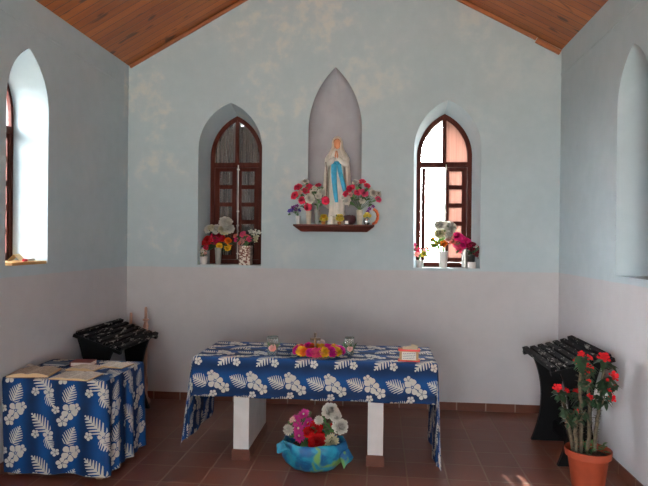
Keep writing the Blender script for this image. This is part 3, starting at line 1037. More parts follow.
# turned candlesticks in the corner
for (px_, py_, Y_, lab) in ((131, 312.5, 5.95, 'plain turned wooden candlestick standing in the corner, the shorter and further left one'),
                            (146, 307, 5.96, 'taller turned wooden candlestick in the corner behind the left black stand')):
    p = atY(px_, py_, Y_)
    r_ = thing('candlestick', lab, 'candlestick', (p.x, p.y, 0), 0, 'wooden candlesticks in the corner')
    h = p.z
    bm = bmesh.new()
    lathe(bm, [(0.055, 0), (0.055, 0.02), (0.05, 0.035), (0.03, 0.06), (0.022, 0.10), (0.028, 0.2), (0.018, 0.32), (0.022, h*0.5), (0.018, h-0.26), (0.03, h-0.20), (0.018, h-0.17), (0.022, h-0.155)], 16)
    put('column', bm, M_STICK, r_, smooth=True, angle=40)
    bm = bmesh.new()
    lathe(bm, [(0.014, h-0.155), (0.034, h-0.14), (0.034, h-0.132), (0.016, h-0.12), (0.015, h-0.015), (0.011, h)], 14)
    put('candle_cup', bm, M_STICK, r_, smooth=True, angle=40)

# ------------------------------------------------------------------ shelf under the niche
sh_y = D-0.245
sA = atY(293.0, 224.2, sh_y); sB = atY(374.2, 224.6, sh_y)
sA2 = atY(301.5, 231.6, sh_y)
ST = (sA.z+sB.z)/2; SB = sA2.z+0.004
scx = (sA.x+sB.x)/2; sw = (sB.x-sA.x)
shelf = thing('wall_shelf', 'dark red wooden shelf fixed under the niche', 'shelf', (scx, D, SB))
bm = bmesh.new()
h = ST-SB
ins = 0.075
top = [(-sw/2, 0), (sw/2, 0), (sw/2, -0.245), (-sw/2, -0.245)]
bot = [(-sw/2+ins, 0), (sw/2-ins, 0), (sw/2-ins, -0.245+ins*0.8), (-sw/2+ins, -0.245+ins*0.8)]
t0 = [bm.verts.new((x, y-0.001, h)) for x, y in top]; t1 = [bm.verts.new((x, y-0.001, h-0.016)) for x, y in top]
b0 = [bm.verts.new((x, y-0.001, 0)) for x, y in bot]
bm.faces.new(t0); bm.faces.new(b0[::-1])
for A_, B_ in ((t0, t1), (t1, b0)):
    for k in range(4): bm.faces.new((A_[k], B_[k], B_[(k+1) % 4], A_[(k+1) % 4]))
put('shelf_board', bm, M_SHELF, shelf)

# ------------------------------------------------------------------ statue
def statue():
    sy = D-0.015
    topz = atY(337, 136.2, sy).z
    Hs = topz-ST
    c = atY(336.6, 215, sy)
    root = thing('statue', 'painted statue of a praying lady in white veil and blue sash in the niche', 'statue', (c.x, sy, ST))
    mw = simple('statue_white', (0.80, 0.76, 0.69), 0.5, 0.35, var=0.10, scale=12)
    mv = simple('statue_veil', (0.76, 0.71, 0.63), 0.5, 0.35, var=0.12, scale=10)
    mb = simple('statue_blue', (0.04, 0.33, 0.52), 0.45, 0.4, var=0.15, scale=20)
    ms = simple('statue_skin', (0.70, 0.32, 0.17), 0.5, 0.3)
    mh = simple('statue_hair', (0.40, 0.19, 0.09), 0.6)
    mr = simple('statue_beads', (0.16, 0.08, 0.05), 0.4)
    S = Hs
    bm = bmesh.new()
    lathe(bm, [(0.105, 0), (0.11, 0.012), (0.105, 0.03), (0.09, 0.045)], 20, fn=lambda a, z: 1+0.05*sin(5*a+1)+0.03*sin(11*a))
    for v in bm.verts: v.co *= S
    put('base', bm, mw, root, smooth=True, angle=50)
    # robe with sleeves
    bm = bmesh.new()
    prof = [(0.098, 0.045), (0.092, 0.08), (0.085, 0.16), (0.082, 0.26), (0.082, 0.36), (0.084, 0.48), (0.082, 0.60), (0.074, 0.685), (0.083, 0.74), (0.088, 0.79), (0.070, 0.83), (0.032, 0.852), (0.026, 0.875)]
    def folds(a, z):
        k = max(0, min(1, (0.66-z)/0.3))
        return 1 + k*(0.075*sin(9*a+2*z)+0.035*sin(17*a-3*z))
    lathe(bm, prof, 48, sy=0.86, fn=folds)
    for s in (-1, 1):
        tube(bm, [(s*0.070, 0.0, 0.80), (s*0.105, -0.02, 0.73), (s*0.100, -0.060, 0.675), (s*0.060, -0.092, 0.70), (s*0.022, -0.106, 0.742)], [0.034, 0.038, 0.036, 0.030, 0.021], 10)
    for v in bm.verts: v.co *= S
    put('robe', bm, mw, root, smooth=True)
    # veil: an open shell round the head and down the back and sides
    bm = bmesh.new()
    lv = [(0.150, 0.100, 0.215, 62), (0.150, 0.108, 0.27, 57), (0.152, 0.112, 0.36, 54), (0.152, 0.110, 0.46, 52), (0.145, 0.104, 0.56, 50), (0.138, 0.100, 0.66, 46), (0.128, 0.094, 0.74, 40),
          (0.112, 0.086, 0.79, 34), (0.088, 0.074, 0.83, 30), (0.068, 0.066, 0.87, 36), (0.063, 0.064, 0.91, 40), (0.060, 0.062, 0.945, 34), (0.048, 0.050, 0.975, 22), (0.026, 0.028, 0.994, 6), (0.004, 0.004, 1.0, 0)]
    n = 40; rows = []
    for rx, ry, z, g in lv:
        row = []
        for k in range(n+1):
            a = R(-90+g) + (2*PI-2*R(g))*k/n
            f = 1+0.045*sin(11*a+3*z)*max(0, min(1, (0.8-z)/0.2))
            zz = z
            if z < 0.25: zz += 0.03*sin(a*2+0.6)
            row.append(bm.verts.new((cos(a)*rx*f*S, (sin(a)*ry*f+0.006)*S, zz*S)))
        rows.append(row)
    for p, q in zip(rows, rows[1:]):
        for k in range(n): bm.faces.new((p[k], p[k+1], q[k+1], q[k]))
    o = put('veil', bm, mv, root, smooth=True)
    md = o.modifiers.new('th', 'SOLIDIFY'); md.thickness = 0.008
    # head
    bm = bmesh.new()
    ball(bm, (0, 0, 0), 1.0, 3)
    for v in bm.verts:
        x, y, z = v.co
        if y < 0:
            y *= 0.96
            if abs(x) < 0.22 and -0.35 < z < 0.30: y -= 0.22*(1-abs(x)/0.22)*(1-(z+0.35)/0.65)*1.0    # nose
            for ex in (-0.36, 0.36):
                d = math.hypot((x-ex)/0.24, (z-0.12)/0.14)
                if d < 1: y += 0.10*(1-d)
            d = math.hypot(x/0.32, (z+0.52)/0.08)
            if d < 1: y -= 0.07*(1-d)
        x *= 1-0.16*max(0, -z)
        v.co = Vector((x*0.045, y*0.050-0.014, z*0.060+0.912))*S
    for s in (-1, 1): ball(bm, Vector((s*0.041, -0.004, 0.905))*S, 0.010*S, 1, (0.5, 0.8, 1.4))
    lathe(bm, [(0.022*S, 0.845*S), (0.020*S, 0.885*S)], 12, c=(0, -0.008*S, 0))
    hd = put('head', bm, ms, root, smooth=True)
    bm = bmesh.new()
    for s in (-1, 1):
        for k in range(4):
            tube(bm, [Vector((s*(0.004+0.010*k), -0.050+0.006*k, 0.962-0.003*k))*S, Vector((s*(0.030+0.003*k), -0.046+0.008*k, 0.945-0.004*k))*S, Vector((s*0.043, -0.028+0.008*k, 0.90))*S, Vector((s*0.040, -0.030+0.01*k, 0.855))*S], 0.007*S, 6)
    put('hair', bm, mh, hd, smooth=True)
    # joined hands
    for s in (-1, 1):
        bm = bmesh.new()
        ball(bm, Vector((s*0.011, -0.118, 0.762))*S, 0.022*S, 2, (0.42, 0.75, 1.15))
        for k in range(4):
            y0 = -0.132+0.0085*k; Lf = (0.034, 0.042, 0.040, 0.031)[k]
            tube(bm, [Vector((s*0.010, y0, 0.776))*S, Vector((s*0.0075, y0+0.001, 0.776+Lf*0.55))*S, Vector((s*0.005, y0+0.004, 0.776+Lf))*S], [0.0062*S, 0.0056*S, 0.004*S], 6)
        tube(bm, [Vector((s*0.012, -0.108, 0.764))*S, Vector((s*0.010, -0.100, 0.784))*S, Vector((s*0.006, -0.099, 0.80))*S], [0.007*S, 0.006*S, 0.0045*S], 6)
        put('hand', bm, ms, root, smooth=True)
    # sash and its two tails
    bm = bmesh.new()
    lathe(bm, [(0.076, 0.668), (0.084, 0.678), (0.084, 0.700), (0.076, 0.708)], 40, sy=0.88, cap=False)
    for v in bm.verts: v.co *= S
    put('sash', bm, mb, root, smooth=True)
    for pts, w0, w1 in (([(-0.028, -0.082, 0.69), (-0.030, -0.098, 0.58), (-0.022, -0.098, 0.46), (-0.008, -0.096, 0.34), (0.006, -0.094, 0.245)], 0.036, 0.022),
                        ([(0.024, -0.082, 0.69), (0.036, -0.098, 0.60), (0.058, -0.100, 0.52), (0.082, -0.098, 0.43), (0.100, -0.098, 0.36)], 0.026, 0.026)):
        bm = bmesh.new(); rows = []
        for i, p in enumerate(pts):
            w_ = w0+(w1-w0)*i/(len(pts)-1)
            rows.append([bm.verts.new(Vector((p[0]+w_*q, p[1]-0.006*cos(q*9), p[2]))*S) for q in (-1, -0.5, 0, 0.5, 1)])
        for p, q in zip(rows, rows[1:]):
            for k in range(4): bm.faces.new((p[k], p[k+1], q[k+1], q[k]))
        o = put('sash_tail', bm, mb, root, smooth=True)
        md = o.modifiers.new('th', 'SOLIDIFY'); md.thickness = 0.005
        sd = o.modifiers.new('s', 'SUBSURF'); sd.levels = 1; sd.render_levels = 1
    bm = bmesh.new()
    for k in range(26):
        t = k/25
        ball(bm, Vector((-0.118+0.020*t+0.006*sin(t*5), -0.098-0.006*sin(t*3), 0.69-0.37*t))*S, 0.0075*S, 1)
    tube(bm, [Vector((-0.118+0.020*t/10+0.006*sin(t*.5), -0.098-0.006*sin(t*.3), 0.69-0.037*t))*S for t in range(11)], 0.002*S, 5)
    put('rosary', bm, mr, root, smooth=True)
statue()

# ------------------------------------------------------------------ flowers and small things on shelf and sills
def zoompx(ox, oy, sc):
    return lambda x, y: (ox+x/sc, oy+y/sc)
def place(items, conv, sc, Y, jit=0.02, dy=0.0, grow=1.0):
    out = []
    for x, y, r, k, cn in items:
        px_, py_ = conv(x, y)
        p = atY(px_, py_, Y+dy+random.uniform(-jit, jit))
        out.append((p, k, cn, msize(r/sc, p)*grow))
    return out
def potted(name, label, cat, conv, sc, Y, base, z, prof_px, mat, items, group=None, leaves=14, leafmat=None, vname='vase', Lr=(0.04, 0.08), jit=0.02, n=24, fn=None, **kw):
    """base: zoom x of the foot; prof_px: (radius, height) in zoom pixels"""
    p = atY(*conv(base, 0), Y); root = thing(name, label, cat, (p.x, Y, z), 0, group)
    k = msize(1/sc, (p.x, Y, z))
    vase_part(root, [(r*k, h*k) for r, h in prof_px], mat, vname, n=n, **({'fn': fn} if fn else {}))
    mouth = (p.x, Y, z+prof_px[-1][1]*k-0.004)
    if items: bouquet(root, mouth, place(items, conv, sc, Y, jit, -0.01, 1.28), leaves, leafmat, Lr, **kw)
    return root

SHELF_G = None
cv = zoompx(282, 170, 6.171); sc = 6.171
YS = D-0.15
potted('flower_pot', 'tiny white pot of violet and purple flowers at the left end of the shelf', 'flowers', cv, sc, YS-0.01, 102, ST, [(9, 0), (13, 10), (15, 40), (16, 52)], M_WHITE,
       [(70, 232, 13, 'star', 'purple'), (47, 252, 12, 'star', 'violet'), (92, 222, 11, 'star', 'purple'), (62, 250, 11, 'star', 'violet'), (84, 245, 11, 'star', 'purple'), (108, 250, 9, 'star', 'violet')], leaves=6, vname='pot', Lr=(0.03, 0.05))
potted('flower_vase', 'tall cream vase of red and white flowers left of the statue', 'flowers', cv, sc, YS+0.02, 168, ST, [(13, 0), (14, 8), (15, 40), (18, 78), (20, 84)], M_CREAM,
       [(100, 110, 24, 'rose', 'rosered'), (80, 160, 23, 'rose', 'rosered'), (125, 186, 20, 'rose', 'rosered'), (145, 132, 22, 'rose', 'rosered'), (168, 106, 20, 'rose', 'rosered'),
        (160, 230, 21, 'rose', 'rosered'), (145, 74, 20, 'rose', 'white'), (170, 178, 27, 'rose', 'white'), (190, 140, 19, 'rose', 'white'), (112, 140, 15, 'rose', 'palepink')], leaves=26)
potted('flower_vase', 'clear glass vase of white and red flowers between the cream vase and statue', 'flowers', cv, sc, YS+0.01, 219, ST, [(14, 0), (15, 10), (16, 60), (19, 92)], M_GLASSV,
       [(205, 118, 22, 'rose', 'white'), (225, 98, 17, 'rose', 'rosered'), (242, 138, 22, 'rose', 'white'), (268, 190, 22, 'rose', 'rosered'), (226, 160, 18, 'rose', 'white')], leaves=22)
for bx, lab in ((258, 'small pot of yellow flowers left of the white candle on the shelf'), (357, 'small pot of yellow flowers right of the white candle on the shelf')):
    potted('flower_pot', lab, 'flowers', cv, sc, YS-0.055, bx, ST, [(9, 0), (12, 8), (13, 18)], simple('orange_pot', (0.55, 0.22, 0.06), 0.5),
           [(bx-13, 300, 11, 'carnation', 'lemon'), (bx+13, 300, 11, 'carnation', 'lemon'), (bx, 288, 13, 'carnation', 'yellow'), (bx-8, 284, 10, 'carnation', 'lemon'), (bx+9, 284, 10, 'carnation', 'lemon'), (bx, 304, 12, 'carnation', 'lemon')],
           leaves=5, vname='pot', Lr=(0.02, 0.035), group='yellow flower pots beside the candle', jit=0.008)
p = atY(*cv(306, 0), YS-0.06); k = msize(1/sc, p)
cd = thing('candle', 'thick white candle in the middle of the shelf before the statue', 'candle', (p.x, YS-0.06, ST))
bm = bmesh.new(); lathe(bm, [(19*k, 0), (19*k, 50*k), (17*k, 53*k), (8*k, 51*k)], 24); put('wax', bm, simple('candle_wax', (0.74, 0.71, 0.62), 0.4), cd, smooth=True, angle=40)
bm = bmesh.new(); tube(bm, [(0, 0, 50*k), (0.001, 0, 58*k)], 0.0025, 6); put('wick', bm, M_BLACK, cd)
p = atY(*cv(419, 0), YS+0.015); k = msize(1/sc, p)
bw = thing('bowl', 'dark maroon round bowl on the shelf beside the right vase', 'bowl', (p.x, YS+0.015, ST))
bm = bmesh.new()
lathe(bm, [(20*k, 0), (34*k, 10*k), (42*k, 30*k), (38*k, 50*k), (33*k, 58*k), (31*k, 58*k), (35*k, 48*k), (38*k, 30*k), (28*k, 8*k)], 28, fn=lambda a, z: 1+0.02*sin(14*a)); put('body', bm, simple('maroon_lacquer', (0.05, 0.012, 0.018), 0.45), bw, smooth=True)
bm = bmesh.new()
for i in range(10):
    a = i*2.4; ball(bm, (cos(a)*18*k, sin(a)*18*k, 50*k+4*k*sin(i)), 9*k, 1)
put('dried_flowers', bm, simple('dried_petals', (0.09, 0.018, 0.03), 0.8), bw, smooth=True)
p = atY(*cv(402, 0), YS-0.075); k = msize(1/sc, p)
bx = thing('small_box', 'tiny white box with dark edges at the front of the shelf', 'box', (p.x, YS-0.075, ST))
bm = bmesh.new(); box(bm, (0, 0, 13*k), (27*k, 20*k, 26*k), None, 0.002); put('body', bm, simple('dark_box', (0.03, 0.025, 0.03), 0.5), bx)
bm = bmesh.new(); box(bm, (0, -10.2*k, 13*k), (19*k, 1.2*k, 18*k), None, 0.0004); put('front_panel', bm, M_WHITE, bx)
potted('flower_vase', 'tall cream vase of pink and white flowers right of the statue', 'flowers', cv, sc, YS+0.02, 482, ST, [(15, 0), (16, 8), (17, 40), (20, 85), (22, 92)], M_CREAM,
       [(425, 120, 27, 'rose', 'rosered'), (396, 150, 20, 'rose', 'rosered'), (470, 140, 22, 'rose', 'rosered'), (505, 145, 24, 'rose', 'pink'), (495, 76, 20, 'rose', 'rosered'), (525, 100, 18, 'rose', 'rosered'),
        (592, 182, 18, 'rose', 'pink'), (455, 78, 19, 'rose', 'white'), (405, 190, 25, 'rose', 'white'), (560, 146, 24, 'rose', 'white'), (380, 172, 16, 'rose', 'white'), (495, 188, 18, 'rose', 'white'), (425, 155, 15, 'rose', 'palepink'),
        (595, 150, 14, 'rose', 'white')], leaves=40)
p = atY(*cv(527, 0), YS-0.05); k = msize(1/sc, p)
jr = potted('flower_jar', 'round silver jar with a yellow flower near the right end of the shelf', 'flowers', cv, sc, YS-0.06, 527, ST, [(10, 0), (19, 8), (22, 20), (18, 34), (11, 40)], simple('silver_jar', (0.6, 0.6, 0.6), 0.25, 0.5, 0.85),
            [(525, 276, 14, 'rose', 'lemon'), (512, 284, 10, 'rose', 'lemon'), (540, 284, 10, 'rose', 'lemon')], leaves=4, vname='jar', Lr=(0.02, 0.03), jit=0.005)
# orange paper garland standing at the right end
p = atY(*cv(572, 0), YS); k = msize(1/sc, p)
gl = thing('paper_garland', 'orange curled paper garland with purple blooms at the right end of shelf', 'garland', (p.x, YS-0.01, ST))
bm = bmesh.new()
pts = [Vector((-12*k+34*k*cos(a), 0.004*sin(3*a), 52*k+46*k*sin(a))) for a in [R(-88+i*11) for i in range(16)]]
pts[0].z = max(pts[0].z, 10*k)
tube(bm, pts, [8.5*k*(1+0.18*sin(i*2.2)) for i in range(16)], 10)
put('ring', bm, simple('orange_paper', (0.80, 0.16, 0.05), 0.7, var=0.2, scale=60), gl, smooth=True)
for x, y in ((540, 240), (562, 226), (530, 256)):
    q = atY(*cv(x, y), YS-0.03)
    inst('flower', flower_mesh('star', 'purple'), gl, q-Vector(gl.location), aim((0, -1, .3)), 13*k)

# left altar-wall window sill
cv = zoompx(195, 210, 8.107); sc = 8.107
Yw = D+0.10
potted('flower_pot', 'small white pot of cream flowers at the left end of the shuttered window sill', 'flowers', cv, sc, Yw-0.02, 73, SILL, [(24, 0), (29, 18), (32, 58), (34, 64)], M_WHITE,
       [(40, 330, 17, 'star', 'cream'), (66, 350, 17, 'star', 'white'), (88, 322, 15, 'star', 'cream'), (52, 358, 14, 'star', 'cream'), (62, 325, 14, 'star', 'white'), (84, 352, 13, 'star', 'palepink')], leaves=12, vname='pot', leafmat=M_DLEAF, Lr=(0.03, 0.05))
potted('flower_vase', 'tall glass vase of white, red and yellow flowers in the shuttered window', 'flowers', cv, sc, Yw, 193, SILL, [(20, 0), (22, 10), (24, 60), (27, 110), (30, 138)], M_GLASSV,
       [(248, 105, 46, 'carnation', 'white'), (272, 152, 40, 'carnation', 'white'), (232, 166, 38, 'carnation', 'cream'), (174, 160, 38, 'carnation', 'white'), (112, 158, 32, 'carnation', 'white'), (132, 146, 26, 'carnation', 'cream'),
        (104, 250, 36, 'carnation', 'red'), (84, 272, 28, 'carnation', 'red'), (92, 300, 22, 'carnation', 'rosered'), (182, 212, 42, 'carnation', 'crimson'), (160, 246, 30, 'carnation', 'crimson'), (130, 240, 28, 'carnation', 'rosered'), (215, 230, 26, 'carnation', 'red'),
        (198, 290, 22, 'carnation', 'yellow'), (264, 305, 22, 'carnation', 'yellow'), (268, 250, 23, 'carnation', 'orange'), (287, 280, 13, 'carnation', 'orange')], leaves=50, leafmat=M_DLEAF, Lr=(0.06, 0.10))
def mosaic():
    a = Mat('mosaic_vase', rough=0.35)
    t = a.t.nodes.new('ShaderNodeTexCoord')
    v = a.t.nodes.new('ShaderNodeTexVoronoi'); v.inputs['Scale'].default_value = 70
    a.t.links.new(t.outputs['Object'], v.inputs['Vector'])
    c = a.sep(v.outputs['Color'])
    a.col(a.mix(c[0].smooth(0.45, 0.55), (0.66, 0.60, 0.50), (0.16, 0.06, 0.04)))
    return a.m
potted('flower_vase', 'square vase with white and brown mosaic holding pink roses in the shuttered window', 'flowers', cv, sc, Yw-0.01, 416, SILL, [(46, 0), (47, 10), (47, 145), (46, 155)], mosaic(),
       [(390, 200, 25, 'rose', 'pink'), (415, 226, 25, 'rose', 'salmon'), (442, 236, 21, 'rose', 'pink'), (386, 252, 23, 'rose', 'palepink'), (330, 212, 18, 'rose', 'salmon'), (334, 244, 17, 'rose', 'hotpink'), (362, 268, 14, 'rose', 'salmon'),
        (455, 180, 23, 'star', 'white'), (500, 184, 25, 'star', 'white'), (490, 216, 24, 'star', 'cream'), (516, 184, 18, 'star', 'white'), (488, 246, 17, 'star', 'cream'), (470, 200, 17, 'star', 'white')], leaves=36, leafmat=M_DLEAF, n=24,
       fn=lambda a, z: 1/max(abs(cos(a)), abs(sin(a)))*0.98)

# right altar-wall window sill
cv = zoompx(408, 210, 7.475); sc = 7.475
Yw = D+0.10
potted('flower_pot', 'small white pot of pink and yellow flowers at left end of the bright window sill', 'flowers', cv, sc, Yw, 90, SILL, [(26, 0), (29, 10), (31, 50), (33, 55)], M_WHITE,
       [(50, 266, 17, 'star', 'pink'), (76, 300, 20, 'star', 'rosered'), (70, 330, 18, 'star', 'salmon'), (140, 286, 17, 'star', 'salmon'), (152, 270, 13, 'star', 'pink'), (116, 330, 20, 'rose', 'lemon'), (60, 290, 15, 'star', 'pink'), (122, 300, 13, 'star', 'palepink')], leaves=14, vname='pot', leafmat=M_LEAF2)
potted('flower_vase', 'white cup vase of big white and orange flowers in the bright window', 'flowers', cv, sc, Yw-0.02, 267, SILL, [(26, 0), (28, 8), (33, 110), (35, 125)], M_WHITE,
       [(240, 118, 40, 'carnation', 'white'), (312, 130, 42, 'carnation', 'white'), (238, 180, 36, 'carnation', 'cream'), (292, 172, 38, 'carnation', 'white'), (265, 250, 21, 'carnation', 'orange'), (184, 222, 17, 'carnation', 'yellow'), (186, 264, 16, 'carnation', 'lemon'),
        (215, 245, 15, 'carnation', 'lemon'), (298, 215, 22, 'carnation', 'palepink')], leaves=44, leafmat=M_LEAF2, Lr=(0.05, 0.09))
potted('flower_vase', 'metal tumbler of bright pink roses in the bright window', 'flowers', cv, sc, Yw+0.02, 428, SILL, [(20, 0), (21, 10), (22, 110), (23, 140)], simple('tin', (0.5, 0.5, 0.47), 0.35, 0.5, 0.8),
       [(365, 205, 37, 'rose', 'hotpink'), (405, 222, 30, 'rose', 'hotpink'), (320, 212, 25, 'rose', 'palepink'), (374, 260, 32, 'rose', 'pink'), (440, 246, 33, 'rose', 'hotpink'), (386, 290, 26, 'rose', 'pink'), (410, 262, 26, 'rose', 'hotpink'), (340, 240, 22, 'rose', 'salmon')], leaves=20, leafmat=M_LEAF)
rp = potted('flower_pot', 'white pot of dark red flowers at the right end of the bright window sill', 'flowers', cv, sc, Yw-0.03, 480, SILL, [(30, 0), (31, 5), (33, 44), (34, 48)], M_WHITE,
       [(480, 262, 24, 'rose', 'maroon'), (522, 292, 24, 'rose', 'maroon'), (490, 310, 24, 'rose', 'maroon'), (540, 286, 18, 'rose', 'crimson'), (520, 330, 20, 'rose', 'maroon'), (456, 268, 20, 'rose', 'crimson'), (502, 272, 15, 'rose', 'white'), (478, 290, 20, 'rose', 'maroon'), (530, 310, 16, 'rose', 'maroon')], leaves=20, vname='pot', leafmat=M_DLEAF)
bm = bmesh.new(); k = msize(1/sc, rp.location); lathe(bm, [(22*k, 40*k), (27*k, 98*k), (28*k, 100*k)], 18); put('inner_pot', bm, simple('black_plastic', (0.012, 0.012, 0.012), 0.5), rp, smooth=True, angle=40)

# left window sill: folded card, tube
def at_sill(px_, py_, z):
    return atZ(px_, py_, z)
zs_ = LWSIL+0.025
p = Vector((XL-0.13, LW[1]-0.22, zs_))
fc = thing('folded_card', 'cream folded card standing on the left window sill board', 'card', p, R(20))
bm = bmesh.new()
for sx, nm in ((-1, 0), (1, 1)):
    vs = [bm.verts.new((sx*0.001, -0.09, 0.055)), bm.verts.new((sx*0.05, -0.09, 0.0)), bm.verts.new((sx*0.05, 0.09, 0.0)), bm.verts.new((sx*0.001, 0.09, 0.055))]
    bm.faces.new(vs)
o = put('sheet', bm, simple('cream_card', (0.72, 0.55, 0.28), 0.8), fc)
md = o.modifiers.new('t', 'SOLIDIFY'); md.thickness = 0.002; md.offset = 1
p = Vector((XL-0.018, LW[1]-0.24, zs_+0.011))
tb = thing('small_tube', 'white tube with a red cap lying on the left window sill edge', 'tube', p, R(4))
bm = bmesh.new(); tube(bm, [(0, -0.02, 0), (0, 0.09, 0)], 0.0105, 12); put('body', bm, M_WHITE, tb, smooth=True, angle=40)
bm = bmesh.new(); tube(bm, [(0, -0.065, 0), (0, -0.0205, 0)], 0.011, 12); put('cap', bm, simple('red_cap', (0.5, 0.01, 0.03), 0.4), tb, smooth=True, angle=40)

# ------------------------------------------------------------------ things on the altar
TZ = AH+0.003
cv = zoompx(255, 325, 3.6); sc = 3.6
M_GOB = glass_material('goblet_glass', (0.62, 0.70, 0.66), 0.72)
for x0, x1, yb, lab in ((42, 85, 110, 'square clear glass with a pink rose at the left on the altar'), (322, 357, 112, 'square clear glass with a pink rose right of the crucifix on the altar')):
    b = atZ(*cv((x0+x1)/2, yb-5), TZ)
    w_ = msize((x1-x0)/sc, b)
    g = thing('glass_holder', lab, 'glass', b, R(8), 'glass holders with a rose')
    hh = msize(60/sc, b)
    bm = bmesh.new()
    lathe(bm, [(w_*0.42, 0), (w_*0.44, 0.006), (w_*0.47, hh)], 28, cap=False, fn=lambda a, z: (1/(abs(cos(a))**5+abs(sin(a))**5)**0.2)*0.98)
    bm.verts.ensure_lookup_table(); bm.faces.new(bm.verts[:28][::-1])
    o = put('glass_cup', bm, M_GOB, g, smooth=True, angle=60)
    md = o.modifiers.new('t', 'SOLIDIFY'); md.thickness = 0.004
    bm = bmesh.new()
    lathe(bm, [(w_*0.47, hh), (w_*0.485, hh+0.003), (w_*0.47, hh+0.006)], 28, cap=False, fn=lambda a, z: (1/(abs(cos(a))**5+abs(sin(a))**5)**0.2)*0.98)
    put('rim', bm, simple('dark_green_glass', (0.03, 0.05, 0.045), 0.2), g, smooth=True)
    bm = bmesh.new()
    for i in range(9):
        a = i*2.4
        leaf(bm, (cos(a)*w_*0.1, sin(a)*w_*0.1, 0.012), (cos(a)*0.5, sin(a)*0.5, 0.9), (cos(a), sin(a), 0), hh*random.uniform(.6, .95), 0.014, 0.1)
    put('foliage', bm, M_LEAF, g, smooth=True)
    inst('flower', flower_mesh('rose', 'palepink'), g, (0.0, -w_*0.50, hh*0.42), aim((0, -1, 0.35)), w_*0.32)
# crucifix on a little foot
b = atZ(*cv(217, 103), TZ)
cr = thing('crucifix', 'small brown wooden crucifix standing behind the flower garland on altar', 'cross', b)
k = msize(1/sc, b)
hh = 72*k
bm = bmesh.new(); box(bm, (0, 0, hh/2+0.008), (8.5*k, 0.016, hh), None, 0.002); box(bm, (0, 0, hh-20*k), (38*k, 0.0155, 8.5*k), None, 0.002)
put('cross', bm, M_CROSS, cr)
bm = bmesh.new(); lathe(bm, [(16*k, 0), (16*k, 0.006), (11*k, 0.010), (9*k, 0.018)], 18); put('foot', bm, M_CROSS, cr, smooth=True, angle=40)
bm = bmesh.new()
mfig = simple('bronze_figure', (0.30, 0.21, 0.10), 0.4, 0.5, 0.6)
zc = hh-20*k
tube(bm, [(0, -0.014, zc+1*k), (0.001, -0.016, zc-6*k), (0.002, -0.017, zc-16*k), (0.0, -0.019, zc-24*k), (0, -0.014, zc-34*k)], [3.0*k, 3.4*k, 2.6*k, 2.4*k, 1.4*k], 8)
for s in (-1, 1): tube(bm, [(0, -0.013, zc-1*k), (s*8*k, -0.012, zc+1.5*k), (s*16*k, -0.011, zc+1*k)], [1.7*k, 1.4*k, 1.0*k], 6)
ball(bm, (0.001, -0.016, zc+5*k), 3.2*k, 2)
put('figure', bm, mfig, cr, smooth=True)
# pale stone behind the cross
b = atZ(*cv(237, 98), TZ); b.y += 0.06
bm = bmesh.new(); ball(bm, (0, 0, 0), 1.0, 3)
for v in bm.verts:
    n_ = noise.noise(v.co*1.6)
    v.co = Vector((v.co.x*16*k, v.co.y*10*k, v.co.z*22*k))*(1+0.16*n_)
o = put('pale_stone', bm, simple('stone', (0.45, 0.36, 0.33), 0.7, var=0.2, scale=40), None, smooth=True, loc=b+Vector((0, 0, 20*k)))
tag(o, 'pale pinkish stone standing behind the crucifix on the altar', 'stone')
# flower garland
b = atZ(*cv(223, 119), TZ)
le = thing('flower_garland', 'garland of pink, yellow and orange flowers lying around the crucifix on altar', 'garland', b)
a_ = msize(80/sc, b); bq = 0.115
cols = ['fuchsia', 'yellow', 'fuchsia', 'orange', 'yellow', 'pink', 'orange', 'fuchsia', 'yellow', 'fuchsia', 'pink', 'fuchsia']
ng = 26
for i in range(ng):
    t = 2*PI*i/ng
    cn = cols[(i*5+i//3) % len(cols)]
    rr = random.uniform(0.036, 0.046)
    inst('flower', flower_mesh('carnation', cn), le, (cos(t)*(a_+random.uniform(-.015, .015)), 0.10+sin(t)*(bq+random.uniform(-.012, .012)), random.uniform(0.040, 0.052)), aim((cos(t)*0.7, sin(t)*0.8-0.15, 0.75)), rr)
bm = bmesh.new(); tube(bm, [(cos(2*PI*i/24)*a_, 0.10+sin(2*PI*i/24)*bq, 0.012) for i in range(25)], 0.006, 6)
put('cord', bm, M_LEAF2, le, smooth=True)
# little gold and red box
b = atZ(*cv(554, 132), TZ)
bxo = thing('collection_box', 'small gold open box with red rims and white label on the altar', 'box', b, R(-3))
k = msize(1/sc, b); W_, H_, D_ = 68*k, 44*k, 0.075
mg = simple('gold_card', (0.33, 0.20, 0.09), 0.55, 0.3, var=0.15, scale=60)
bm = bmesh.new()
for c, s in (((0, 0.0015, H_/2), (W_, 0.003, H_)), ((0, D_-0.0015, H_/2), (W_, 0.003, H_)), ((-W_/2+0.0015, D_/2, H_/2), (0.003, D_-0.006, H_)), ((W_/2-0.0015, D_/2, H_/2), (0.003, D_-0.006, H_)), ((0, D_/2, 0.0015), (W_-0.006, D_-0.006, 0.003))):
    box(bm, c, s)
put('body', bm, mg, bxo)
mr_ = simple('red_band', (0.55, 0.02, 0.02), 0.5)
for z0_, hh in ((H_-7*k, 7*k), (0.0, 4*k)):
    bm = bmesh.new(); e = 0.0018
    for c, s in (((0, -e/2, 0), (W_+2*e+4*k, e, hh)), ((0, D_+e/2, 0), (W_+2*e+4*k, e, hh)), ((-W_/2-e/2-2*k, D_/2, 0), (e+4*k, D_, hh)), ((W_/2+e/2+2*k, D_/2, 0), (e+4*k, D_, hh))):
        box(bm, (c[0], c[1], z0_+hh/2), s)
    put('red_rim', bm, mr_, bxo)
bm = bmesh.new(); box(bm, (0, -0.001, H_*0.47), (50*k, 0.0016, 28*k)); lb = put('paper_label', bm, M_PAPERW, bxo)
bm = bmesh.new()
